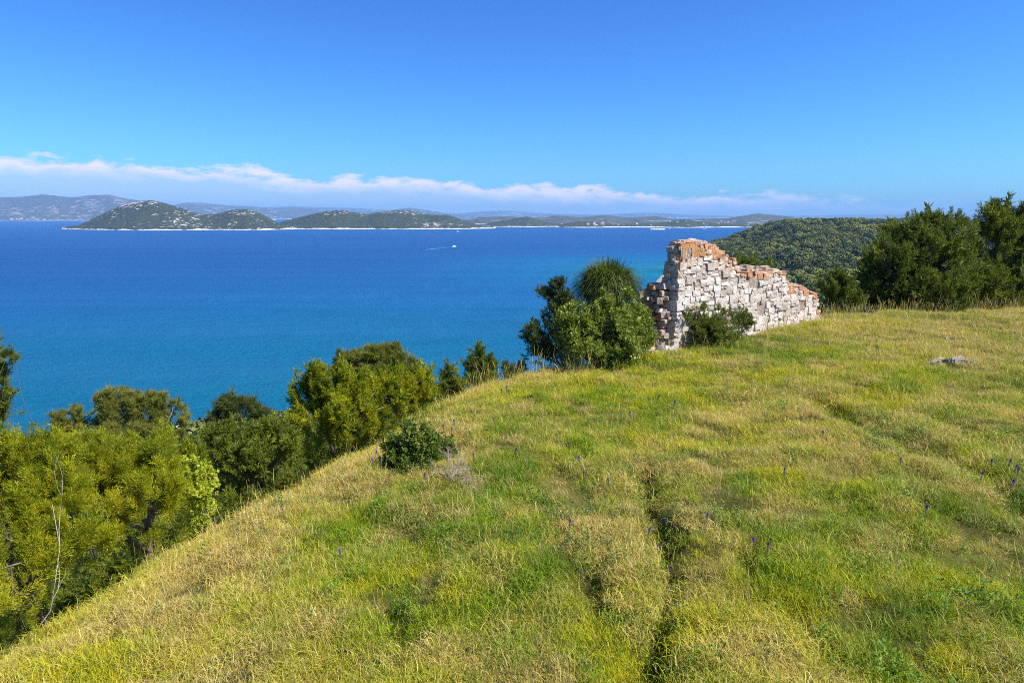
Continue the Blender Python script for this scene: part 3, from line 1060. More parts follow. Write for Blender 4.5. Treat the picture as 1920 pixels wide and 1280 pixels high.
make_tree('juniper_tree', 'half-hidden juniper between the wide pine and the near junipers', 'tree', base_of(95, 11.0),
          [lob(95, 850, 60, 24, 11), lob(165, 856, 50, 24, 10.6), lob(40, 848, 46, 22, 10.6), lob(240, 856, 50, 22, 10.8), lob(120, 832, 10, 14, 11), lob(340, 862, 40, 26, 10.5)],
          640, 'juniper', 'juniper_bright', (0.15, 0.28), up=0.8, trunk=0.05, seed=121, group=SLOPE)
make_tree('maple_shrub', 'lime green broad-leaved shrub at the edge of the meadow', 'shrub', base_of(365, 8.6),
          [lob(362, 885, 34, 26, 8.6), lob(385, 900, 22, 22, 8.5), lob(345, 910, 26, 28, 8.4), lob(372, 925, 26, 22, 8.3), lob(335, 870, 16, 14, 8.7)],
          1300, 'broad_wide', 'broad_lime', (0.06, 0.115), up=0.35, trunk=0.02, seed=122, stems=3, clump=60)


# dead wood in the near juniper, and dead bushes
def dead_bush(name, label, cat, base, tips, mat, rad, seed, nfork=5, levels=3, spread=0.5, group=None):
    r = np.random.default_rng(seed)
    B = np.array((base[0], base[1], ground_z(*base)))
    root = thing(name, tuple(B), label, cat, group)
    paths = []
    for tip in tips:
        T = np.asarray(tip) - B
        stack = [(np.zeros(3), T, rad, 0)]
        while stack:
            a, b_, rr, lv = stack.pop()
            P = bend_path(a, b_, r, 6, 0.13)
            paths.append((P, np.linspace(rr, rr * 0.4, 6)))
            if lv < levels:
                L_ = np.linalg.norm(b_ - a)
                for _ in range(nfork):
                    i = r.integers(2, 6)
                    d = unit(unit(b_ - a) + r.normal(0, spread, 3))
                    stack.append((P[i], P[i] + d * L_ * r.uniform(0.3, 0.6), rr * 0.5, lv + 1))
    V, Q = tubes(paths, 4)
    link('branches', mesh_from('branches', V, Q, None, True, [M[mat]]), root)
    return root


dead_bush('dead_branch', 'pale bare dead branch standing out of the near left juniper', 'branch', tuple(at(5, 1140, 6.0)[:2]),
          [at(98, 945, 6.15)], 'bark_grey', 0.0075, 201, 2, 2, 0.35)
dead_bush('dead_bush', 'small grey dead twig bush below the spiked juniper', 'bush', tuple(ground_hit(590, 872)[:2]),
          [at(558, 806, ground_hit(590, 872)[1]), at(590, 797, ground_hit(590, 872)[1]), at(575, 803, ground_hit(590, 872)[1] - .1), at(600, 808, ground_hit(590, 872)[1])], 'bark_grey', 0.005, 202, 4, 3, 0.7)


# ------------------------------------------------------------------ big tussock behind the leafy bush
def tussock():
    r = np.random.default_rng(77)
    base = at(1138, 600, 16.9)
    B = np.array((base[0], 16.9, ground_z(base[0], 16.9)))
    root = thing('grass_tussock', tuple(B), 'large fountain-shaped green grass tussock above the leafy bush', 'grass tussock')
    n, S = 9000, 6
    C_ = at(1139, 548, 16.9) - B                     # heart of the fountain of blades
    k_ = 16.9 / F
    az = r.random(n) * 2 * np.pi
    th = np.arccos(1 - r.random(n) * 1.25)            # from straight up to drooping
    rad = 0.62 + 0.62 * r.random(n) ** 1.6
    tip = C_ + np.stack([np.cos(az) * np.sin(th) * 66 * k_ * rad, np.sin(az) * np.sin(th) * 60 * k_ * rad, np.cos(th) * 62 * k_ * rad - 0.05], -1)
    st = C_ + np.stack([r.normal(0, 0.12, n), r.normal(0, 0.12, n), -0.35 - 0.5 * r.random(n)], -1)
    low = r.random(n) < 0.2                           # old blades hanging to the ground
    tip[low, 2] -= r.uniform(0.2, 0.7, low.sum())
    st[low, 2] = np.maximum(st[low, 2] - 0.6, 0.05)
    t = np.linspace(0, 1, S)
    P = st[:, None] + (tip - st)[:, None] * t[None, :, None]
    P[:, :, 2] += (np.sin(t * np.pi) ** 0.8)[None] * (0.16 + 0.28 * np.sin(th))[:, None]
    w = 0.012 * (1 - t ** 2 * 0.85)
    side = np.stack([-np.sin(az + r.normal(0, 0.8, n)), np.cos(az), np.zeros(n)], -1)
    Vv = np.stack([P - side[:, None] * w[None, :, None], P + side[:, None] * w[None, :, None]], 2).reshape(-1, 3)
    i = (np.arange(n)[:, None] * S + np.arange(S - 1)[None]) * 2
    Q = np.stack([i, i + 1, i + 3, i + 2], -1).reshape(-1, 4)
    tint = np.repeat(np.clip(r.random(n) * 0.6 + (r.random(n) < 0.12) * 0.4, 0, 1), S * 2)
    link('blades', mesh_from('blades', Vv, Q, {'tint': tint}, True, [M['tussock']]), root)


tussock()


# ------------------------------------------------------------------ the ruined wall
def stone_mesh(name, seed):
    r = np.random.default_rng(seed)
    # a 3x3x3 shell of a box, rounded and knocked about: 26 corners
    idx, V = {}, []
    for i in range(3):
        for j in range(3):
            for k in range(3):
                if i == j == k == 1:
                    continue
                idx[(i, j, k)] = len(V)
                V.append((i - 1, j - 1, k - 1))
    V = np.array(V, float)
    nz = np.abs(V).sum(1)
    V = V * np.where(nz == 3, 0.86, np.where(nz == 2, 0.95, 1.0))[:, None]
    tp = r.uniform(-0.13, 0.13, 4)
    V[:, 0] *= 1 + tp[0] * V[:, 2]
    V[:, 2] += tp[1] * V[:, 0] + tp[2] * 0.5 * V[:, 0] ** 2
    V[:, 0] += tp[3] * V[:, 2] * 0.7
    V = V + r.normal(0, 1, V.shape) * np.array((0.075, 0.04, 0.075))
    V *= 0.5
    Q = []
    for ax in range(3):
        u, v = (ax + 1) % 3, (ax + 2) % 3
        for sgn in (0, 2):
            for a in range(2):
                for b_ in range(2):
                    c = []
                    for (da, db) in ((0, 0), (1, 0), (1, 1), (0, 1)):
                        t = [0, 0, 0]
                        t[ax], t[u], t[v] = sgn, a + da, b_ + db
                        c.append(idx[tuple(t)])
                    Q.append(c if sgn == 2 else c[::-1])
    return V, np.array(Q)


def block_mesh(seed):
    """an angular broken block: eight knocked-about corners, some with a corner struck off"""
    r = np.random.default_rng(seed)
    V = np.array([(x, y, z) for x in (-1, 1) for y in (-1, 1) for z in (-1, 1)], float)
    V += r.normal(0, 1, V.shape) * np.array((0.105, 0.05, 0.105))
    V = np.clip(V, -1.12, 1.12) * 0.5
    f = [(0, 1, 3, 2), (4, 6, 7, 5), (0, 4, 5, 1), (2, 3, 7, 6), (0, 2, 6, 4), (1, 5, 7, 3)]
    Vo, Q = list(map(tuple, V)), []
    for q in f:                                        # each face a shallow four-sided facet around an off-centre point
        c = V[list(q)].mean(0)
        c = c + (V[q[0]] - c) * r.uniform(-0.3, 0.3) + (V[q[1]] - c) * r.uniform(-0.3, 0.3)
        c = c * (1 + r.uniform(-0.05, 0.07))
        k = len(Vo)
        Vo.append(tuple(c))
        for i in range(4):
            Q.append((q[i], q[(i + 1) % 4], k, k))
    return np.array(Vo), np.array(Q)


def to_tris(V, Q):
    return V, np.concatenate([Q[:, (0, 1, 2)], Q[:, (0, 2, 3)]])


STONES = [block_mesh(900 + k) if k % 3 == 0 else to_tris(*stone_mesh('stone', 940 + k)) for k in range(18)]


def build_wall():
    r = np.random.default_rng(4242)
    A = np.array((4.02, 16.4))
    Bp = np.array((9.9, 21.6))
    u2 = unit(Bp - A)
    n2 = np.array((u2[1], -u2[0]))                 # faces the camera side
    length = float(np.linalg.norm(Bp - A))
    ang = math.atan2(u2[1], u2[0])
    nrm = np.array((n2[0], n2[1], 0))
    O = np.array((A[0], A[1], 0))

    def to_wall(px, py):
        d = ray(px, py)
        t = np.dot(O - np.array((0, 0, EYE)), nrm) / np.dot(d, nrm)
        P = np.array((0, 0, EYE)) + d * t
        return float(np.dot(P[:2] - A, u2)), float(P[2])

    prof = [to_wall(px, py) for px, py in [(1262, 462), (1272, 460), (1290, 456), (1318, 455), (1338, 459), (1349, 462), (1351, 471), (1368, 472), (1371, 483), (1380, 484), (1386, 496), (1391, 512),
                                           (1397, 514), (1412, 508), (1440, 505), (1470, 505), (1474, 512), (1479, 524), (1484, 535), (1513, 537), (1516, 545), (1531, 546), (1536, 556), (1538, 588)]]
    pu = np.array([p[0] for p in prof])
    pz = np.array([p[1] for p in prof])

    def top(u):
        return float(np.interp(u, pu, pz))
    base_z = 40.6
    C0 = np.array((A[0], A[1], base_z))
    root = thing('ruined_stone_wall', tuple(C0), 'ruined dry limestone wall with stepped top and orange lichen', 'wall')
    root.rotation_euler = (0, 0, ang)              # local x along the wall, local y into it
    meshes = []
    for V, Q in STONES:
        meshes.append(mesh_from('stone', V, Q[:, :3], None, False, [M['limestone']]))
    TH = 0.85
    holes = [to_wall(1431, 576) + (0.13, 0.14), to_wall(1412, 531) + (0.26, 0.07), to_wall(1354, 519) + (0.08, 0.07), to_wall(1506, 572) + (0.07, 0.1)]
    count = 0
    umax = pu[-1]

    placed = []

    def put(cx, cy_, cz, sx_, sy_, sz_, lich, rot=0.05):
        e = (r.normal(0, rot) + r.integers(0, 2) * math.pi, r.normal(0, rot), r.normal(0, rot) + r.integers(0, 2) * math.pi)
        placed.append((sx_ * sz_ * (0.7 if cx < 0.0 else 1.0), r.integers(0, len(meshes)), (cx, cy_, cz - base_z), e, (sx_, sy_, sz_), float(max(lich, 0))))

    def ragged(z):
        """left end: how far the wall has crumbled back at this height (m along the wall)"""
        t = (z - 41.6) / 2.3
        return float(np.interp(t, [0, 0.25, 0.5, 0.65, 0.8, 0.9, 1.0], [-0.10, -0.05, 0.0, 0.02, 0.0, 0.02, 0.08]))

    def pack(width, zlo, ztop, place, wr=(0.15, 0.38), hr=(0.15, 0.27), p2=0.42):
        """rubble brought to rough courses; many a block is matched by two thinner ones"""
        z = min(zlo(0.0), zlo(width), zlo(width / 2))
        zt = max(ztop(q) for q in np.linspace(0, width, 60))
        while z < zt:
            hc = r.uniform(*hr)
            u = -r.uniform(0, 0.05)
            while u < width - 0.05:
                w = min(r.uniform(*wr), width - u + 0.03)
                if width - u - w < 0.12:
                    w = width - u
                m = u + w / 2
                wav = 0.05 * math.sin(m * 2.3 + z * 2.7) + 0.025 * math.sin(m * 7.1 + z * 9)
                bits = [(0.0, 1.0)]
                if r.random() < p2:
                    c = r.uniform(0.36, 0.64)
                    bits = [(0.0, c), (c, 1.0)]
                for (a0, a1) in bits:
                    zz, hh_ = z + wav + a0 * hc, (a1 - a0) * hc
                    cuts = [(u, w)]
                    if len(bits) == 2 and w > 0.30 and r.random() < 0.5:
                        f = r.uniform(0.38, 0.62)
                        cuts = [(u, w * f), (u + w * f, w * (1 - f))]
                    for (uu, ww) in cuts:
                        mm = min(max(uu + ww / 2, 0), width)
                        tt = min(ztop(max(mm - ww * 0.3, 0)), ztop(min(mm + ww * 0.3, width)))
                        if tt - zz > 0.085 and zz + hh_ > zlo(mm):
                            place(mm, zz, ww, min(hh_, tt - zz + 0.02), tt)
                u += w
            z += hc

    def face(uu, z, w, h, tz):
        mu = uu + ragged(z) * (1 if uu < 0.5 else 0)
        if any(abs(mu - hu) < hw + w * 0.25 and abs(z + h / 2 - hz) < hh + h * 0.25 for hu, hz, hw, hh in holes):
            return
        d_top = tz - (z + h)
        lich = 0.78 - max(0, d_top) * (1.5 if mu < 2.4 else 3.4) + max(0, 0.30 - uu * 0.4) + r.normal(0, 0.06)
        if mu > 2.3:
            lich -= 0.08
        put(mu, 0.14 + r.normal(0, 0.012), z + h / 2, w * 1.03, r.uniform(0.27, 0.31) * (0.75 if (uu < 0.5 and z > 43.8) else 1), h * 1.05, max(lich, 0), 0.026)

    def gz_(u):
        gx_, gy_ = A + u2 * u
        return ground_z(gx_, gy_) - 0.12
    pack(umax, gz_, top, face)

    def end_face(v, z, w, h, tz):
        step = float(np.interp(z, [41.2, 42.1, 43.1, 43.3, 43.45, 43.9, 44.4], [0.42, 0.36, 0.30, 0.20, 0.08, 0.0, -0.08]))
        back = step * float(np.clip(v / 0.5, 0, 1))
        put(ragged(z) - back + r.uniform(-0.06, 0.12), v + 0.28, z + h / 2, r.uniform(0.30, 0.5), w * 0.98, h * r.uniform(0.8, 1.0), 0.58 + r.normal(0, 0.14), 0.10)
    pack(TH - 0.2, lambda v: 41.3, lambda v: float(np.interp(v + 0.28, [0.1, 0.2, 0.3, 0.37, 0.42, 0.66, 0.93], [44.3, 44.1, 43.9, 43.7, 43.5, 43.38, 43.15])), end_face, (0.16, 0.36), (0.12, 0.22), 0.3)
    placed.sort(key=lambda q: -q[0])
    for _, k, loc, e, sc_, lich in placed[:290]:
        o = link('stone', meshes[k], root, loc)
        o.rotation_euler = e
        o.scale = sc_
        o['lichen'] = lich
        count += 1
    Vs, Qs, La, Rn, off = [], [], [], [], 0
    from mathutils import Euler
    for _, k, loc, e, sc_, lich in placed[290:]:
        V, Q = STONES[k]
        Rm = np.array(Euler(e).to_matrix())
        Vs.append((V * np.array(sc_)) @ Rm.T + np.array(loc))
        Qs.append(Q[:, :3] + off)
        La.append(np.full(len(V), lich))
        Rn.append(np.full(len(V), r.random()))
        off += len(V)
    ob = link('small_stones', mesh_from('small_stones', np.concatenate(Vs), np.concatenate(Qs), {'lich': np.concatenate(La), 'srnd': np.concatenate(Rn)}, False, [M['limestone']]), root)
    ob['kind'] = 'stuff'
    print('stones in all', len(placed))
    # mortar core, recessed behind the faces
    us = np.linspace(0.12, umax - 0.14, 90)
    tz = np.array([min(top(x - 0.12), top(x), top(x + 0.12)) for x in us]) - 0.10
    Vc, Qc = [], []
    for x, z in zip(us, tz):
        zz = np.linspace(0, z - base_z, 14)
        ring = [(x, 0.032 + 0.010 * r.normal(), q) for q in zz] + [(x, (TH - 0.02 if (x > 1.3 or q + base_z < 43.3) else float(np.interp(q + base_z, [43.3, 43.9, 44.3], [0.40, 0.27, 0.16]))) + 0.04 * r.normal(), q) for q in zz[::-1]]
        Vc += ring
    m = 28
    for a in range(len(us) - 1):
        for b_ in range(m):
            c = (b_ + 1) % m
            Qc.append((a * m + b_, (a + 1) * m + b_, (a + 1) * m + c, a * m + c))
    for a in (0, len(us) - 1):
        for b_ in range(13):
            q = (a * m + b_, a * m + b_ + 1, a * m + m - 2 - b_, a * m + m - 1 - b_)
            Qc.append(q if a else q[::-1])
    link('mortar_core', mesh_from('mortar_core', Vc, Qc, None, False, [M['mortar']]), root)
    # small packing stones, the capping rubble and the rear face, too many to pick apart
    Vs, Qs, off = [], [], 0

    def rub(cx, cy_, cz, s):
        nonlocal off
        V, Q = STONES[r.integers(0, len(STONES))]
        a = r.random() * 6.28
        Rz = np.array(((math.cos(a), -math.sin(a), 0), (math.sin(a), math.cos(a), 0), (0, 0, 1)))
        Vs.append((V * s) @ Rz.T + np.array((cx, cy_, cz - base_z)))
        Qs.append(Q[:, :3] + off)
        off += len(V)
    for k in range(800):
        u = r.uniform(0.0, umax - 0.05)
        z = r.uniform(41.4, top(u) - 0.08)
        if any(abs(u - hu) < hw * 1.2 and abs(z - hz) < hh * 1.2 for hu, hz, hw, hh in holes):
            continue
        rub(u, 0.052 + r.normal(0, 0.010), z, r.uniform(0.04, 0.09, 3))
    for k in range(460):
        u = r.uniform(0.05, umax - 0.1)
        v = r.uniform(0.25, TH - 0.05 if u > 1.3 else 0.26)
        rub(u, v, top(u) - r.uniform(0.02, 0.16), r.uniform(0.10, 0.26, 3))
    for k in range(420):
        u = r.uniform(0.0, umax - 0.05)
        z = r.uniform(41.2, top(u) - 0.1)
        if u < 1.4 and z > 43.0:
            continue
        rub(u, (TH if (u > 1.3 or z < 43.35) else 0.42) + r.normal(0, 0.03), z, r.uniform(0.16, 0.3, 3))
    for k in range(150):
        z = r.uniform(41.3, top(0.1) - 0.1)
        rub(ragged(z) + r.uniform(-0.12, 0.12) - (0.28 if z < 43.2 else 0) * r.random(), r.uniform(0.12, TH if z < 43.3 else 0.38), z, r.uniform(0.07, 0.17, 3))
    ob = link('rubble_fill', mesh_from('rubble_fill', np.concatenate(Vs), np.concatenate(Qs), None, False, [M['limestone']]), root)
    ob['lichen'] = 0.30
    ob['kind'] = 'stuff'
    print('wall stones', count)
    # blocks that have come down off the broken end
    for k in (1, 4, 5, 6, 8):
        px, py = [(1222, 640), (1236, 628), (1248, 646), (1230, 650), (1262, 640), (1245, 618), (1225, 612), (1275, 652), (1210, 632)][k]
        p = at(px, py, 15.9 + 0.12 * (k % 4))
        g = ground_z(p[0], p[1])
        o = link('fallen_stone', meshes[r.integers(0, len(meshes))], None, (p[0], p[1], g + r.uniform(0.0, 0.06)))
        o.scale = tuple(r.uniform(0.12, 0.24, 3))
        o.rotation_euler = tuple(r.uniform(-0.6, 0.6, 3))
        o['lichen'] = float(r.uniform(0, 0.3))
        tag(o, 'loose limestone block fallen at the foot of the broken wall end', 'stone', 'blocks fallen from the wall end')


build_wall()


# ------------------------------------------------------------------ rocks in the meadow
def rock(label, px, py, w, h, seed, d=0.6, rot=0.2):
    r = np.random.default_rng(seed)
    p = ground_hit(px, py)
    n, m = 18, 10
    V, Q = [], []
    for i in range(m):
        ph = math.pi * i / (m - 1)
        for j in range(n):
            a = 2 * math.pi * j / n
            V.append((math.cos(a) * math.sin(ph), math.sin(a) * math.sin(ph), math.cos(ph)))
    V = np.array(V)
    V = np.sign(V) * np.abs(V) ** 0.75
    nz = fbm(V[:, 0] * 1.7 + seed, V[:, 1] * 1.7 + V[:, 2] * 1.3, seed, 4)
    V = V * (1 + 0.95 * nz)[:, None] * np.array((w / 2, w * d / 2, h / 2))
    for i in range(m - 1):
        for j in range(n):
            k = (j + 1) % n
            Q.append((i * n + j, (i + 1) * n + j, (i + 1) * n + k, i * n + k))
    o = link('limestone_rock', mesh_from('limestone_rock', V, Q, None, False, [M['field_rock']]), None, (p[0], p[1], p[2] - h * 0.16 + 0.03))
    o.rotation_euler = (0, 0, rot)
    return tag(o, label, 'rock', 'limestone rocks lying in the meadow')


rock('flat pale limestone rock, left of the pair in the grass by the right edge', 1757, 684, 0.52, 0.22, 5)
rock('flat pale limestone rock, right of the pair in the grass by the right edge', 1792, 679, 0.42, 0.26, 6)
rock('low lichen-grey stone beside the pair of flat pale rocks', 1822, 680, 0.34, 0.14, 7)
rock('fist-sized white stone on its own above the pair of flat rocks', 1777, 641, 0.18, 0.22, 8, 1.0)
rock('small white stone half sunk in the grass at the right edge', 1900, 624, 0.14, 0.14, 9, 1.0)
rock('white pebble in the middle of the near grass', 1090, 1077, 0.032, 0.05, 10, 0.8)

# ------------------------------------------------------------------ foreground shrub and twigs
p0 = ground_hit(785, 868)
Yb = p0[1]
make_tree('leafy_shrub', 'dark glossy-leaved little shrub in the open meadow', 'shrub', (p0[0], p0[1]),
          [lob(785, 838, 36, 26, Yb), lob(756, 846, 30, 22, Yb), lob(818, 844, 32, 26, Yb), lob(775, 808, 26, 14, Yb + .1), lob(745, 825, 18, 12, Yb), lob(845, 856, 18, 16, Yb), lob(790, 866, 46, 16, Yb - .15), lob(732, 864, 20, 12, Yb), lob(805, 805, 10, 12, Yb), lob(728, 838, 10, 8, Yb)],
          1500, 'broad', 'shrub_deep', (0.07, 0.14), up=0.35, trunk=0.014, seed=130, stems=5, clump=90, twig=0.3)
p1 = ground_hit(845, 905)
dead_bush('dead_bush', 'tangle of bare brown twigs beside the dark leafy shrub', 'bush', (p1[0], p1[1]),
          [at(px, py, p1[1] + dy) for px, py, dy in ((838, 855, 0), (860, 858, .1), (878, 880, 0), (850, 870, -.2), (870, 895, -.2), (825, 880, -.1), (885, 905, -.2), (845, 862, .1), (872, 870, .1), (890, 890, 0), (858, 885, -.3))],
          'dead_twig', 0.0058, 131, 5, 3, 0.8)

# ------------------------------------------------------------------ grass
GT = bpy.data.collections.new('grass_tufts')          # prototypes, not linked to the scene


def grass_mat(name, green, dry, spec=0.25):
    b = NB(name)
    dr = b.attr('dry', 'INSTANCER')
    ti = b.attr('hue', 'INSTANCER')
    rn = b.attr('rnd')
    f = b.math('ADD', b.math('MULTIPLY_ADD', rn, 0.8, -0.40), dr, clamp=True)
    g = b.ramp(b.math('MULTIPLY_ADD', rn, 0.35, b.math('MULTIPLY', ti, 0.75), clamp=True), green)
    d = b.ramp(rn, dry)
    col = b.mix(f, g, d)
    p = b.pbr(col, 0.6, spec)
    tr = b.N.new('ShaderNodeBsdfTranslucent')
    b.put(tr.inputs[0], col)
    mx = b.N.new('ShaderNodeMixShader')
    mx.inputs[0].default_value = 0.35
    b.L.new(p, mx.inputs[1])
    b.L.new(tr.outputs[0], mx.inputs[2])
    return b.done(mx.outputs[0])


GREEN = [(0.0, (0.060, 0.150, 0.004)), (0.3, (0.18, 0.30, 0.006)), (0.6, (0.40, 0.42, 0.008)), (1.0, (0.60, 0.52, 0.016))]
DRY = [(0.0, (0.40, 0.27, 0.045)), (0.5, (0.64, 0.49, 0.12)), (0.85, (0.78, 0.65, 0.27)), (1.0, (0.34, 0.17, 0.07))]
M['grass'] = grass_mat('grass', GREEN, DRY)
M['herb'] = grass_mat('herb', [(0.0, (0.06, 0.15, 0.006)), (0.5, (0.14, 0.27, 0.010)), (1.0, (0.28, 0.40, 0.015))], [(0.0, (0.12, 0.2, 0.03)), (1.0, (0.25, 0.27, 0.06))], 0.4)


def blades(n, L0, L1, lean, curl, width, spread, seed, S=4, head=0.0, base_h=0.0):
    r = np.random.default_rng(seed)
    az = r.random(n) * 2 * np.pi
    Ln = r.uniform(L0, L1, n)
    th = np.abs(r.normal(lean, lean * 0.5 + 0.05, n))
    t = np.linspace(0, 1, S)
    ang = th[:, None] + curl * r.uniform(0.4, 1.4, n)[:, None] * t[None]
    seg = Ln[:, None] / (S - 1)
    hs = np.concatenate([np.zeros((n, 1)), np.cumsum(np.sin(ang[:, :-1]) * seg, 1)], 1)
    zs = np.concatenate([np.zeros((n, 1)), np.cumsum(np.cos(ang[:, :-1]) * seg, 1)], 1)
    wig = np.cumsum(r.normal(0, 0.12, (n, S)), 1) * t
    a2 = az[:, None] + wig
    P = np.stack([np.cos(a2) * hs, np.sin(a2) * hs, zs + base_h * r.random((n, 1))], -1)
    P[:, :, :2] += r.normal(0, spread, (n, 1, 2))
    w = width * r.uniform(0.7, 1.3, n)[:, None] * (1 - t[None] ** 1.5 * 0.88)
    if head:
        w = w + head * np.exp(-((t[None] - 0.9) / 0.11) ** 2)
    sa = az + np.pi / 2 + r.normal(0, 0.6, n)
    side = np.stack([np.cos(sa), np.sin(sa), np.zeros(n)], -1)
    V = np.stack([P - side[:, None] * w[:, :, None] * 0.5, P + side[:, None] * w[:, :, None] * 0.5], 2).reshape(-1, 3)
    i = (np.arange(n)[:, None] * S + np.arange(S - 1)[None]) * 2
    Q = np.stack([i, i + 1, i + 3, i + 2], -1).reshape(-1, 4)
    return V, Q, np.repeat(r.random(n), S * 2)


PROTO = []


def proto(parts, mat):
    Vs, Qs, Rn, off = [], [], [], 0
    for V, Q, rn in parts:
        Vs.append(V)
        Qs.append(Q + off)
        Rn.append(rn)
        off += len(V)
    k = len(PROTO)
    me = mesh_from('tuft%02d' % k, np.concatenate(Vs), np.concatenate(Qs), {'rnd': np.concatenate(Rn)}, True, [M[mat]])
    o = bpy.data.objects.new('tuft%02d' % k, me)
    GT.objects.link(o)
    PROTO.append(o)
    return k


K = {'fine': [], 'mat': [], 'stem': [], 'herb': [], 'tall': []}
for s in range(4):      # upright fine grass
    K['fine'].append(proto([blades(50, 0.030, 0.100, 0.42, 1.2, 0.0042, 0.062, 300 + s)], 'grass'))
for s in range(4):      # matted, curling old grass
    K['mat'].append(proto([blades(44, 0.05, 0.12, 0.8, 2.6, 0.0036, 0.065, 320 + s, 5), blades(20, 0.03, 0.08, 0.6, 1.4, 0.0040, 0.06, 330 + s)], 'grass'))
for s in range(3):      # flowering stems
    K['stem'].append(proto([blades(7, 0.20, 0.36, 0.12, 0.25, 0.0018, 0.06, 340 + s, 7, 0.005)], 'grass'))
for s in range(2):
    K['tall'].append(proto([blades(60, 0.06, 0.14, 0.3, 0.9, 0.0028, 0.06, 350 + s, 5)], 'grass'))


K['clump'] = []
for s in range(4):      # coarse old tussocks
    K['clump'].append(proto([blades(110, 0.07, 0.18, 0.62, 1.5, 0.0042, 0.055, 380 + s, 5), blades(40, 0.06, 0.14, 0.3, 0.8, 0.0042, 0.05, 390 + s, 5)], 'grass'))


def herb(seed, n, size):
    r = np.random.default_rng(seed)
    V = []
    for i in range(n):
        a = i * 2.4 + r.random()
        el = r.uniform(0.1, 1.0)
        d = np.array((math.cos(a) * math.cos(el), math.sin(a) * math.cos(el), math.sin(el)))
        p = np.array((r.normal(0, 0.02), r.normal(0, 0.02), r.uniform(0.01, 0.14)))
        V += leaf_quad(p, d, size * r.uniform(0.6, 1.2), size * 0.42, r.normal(0, 0.5))
    V = np.array(V)
    return V, np.arange(len(V)).reshape(-1, 4), np.repeat(r.random(n), 4)


for s in range(3):
    K['herb'].append(proto([herb(360 + s, 34, 0.026)], 'herb'))


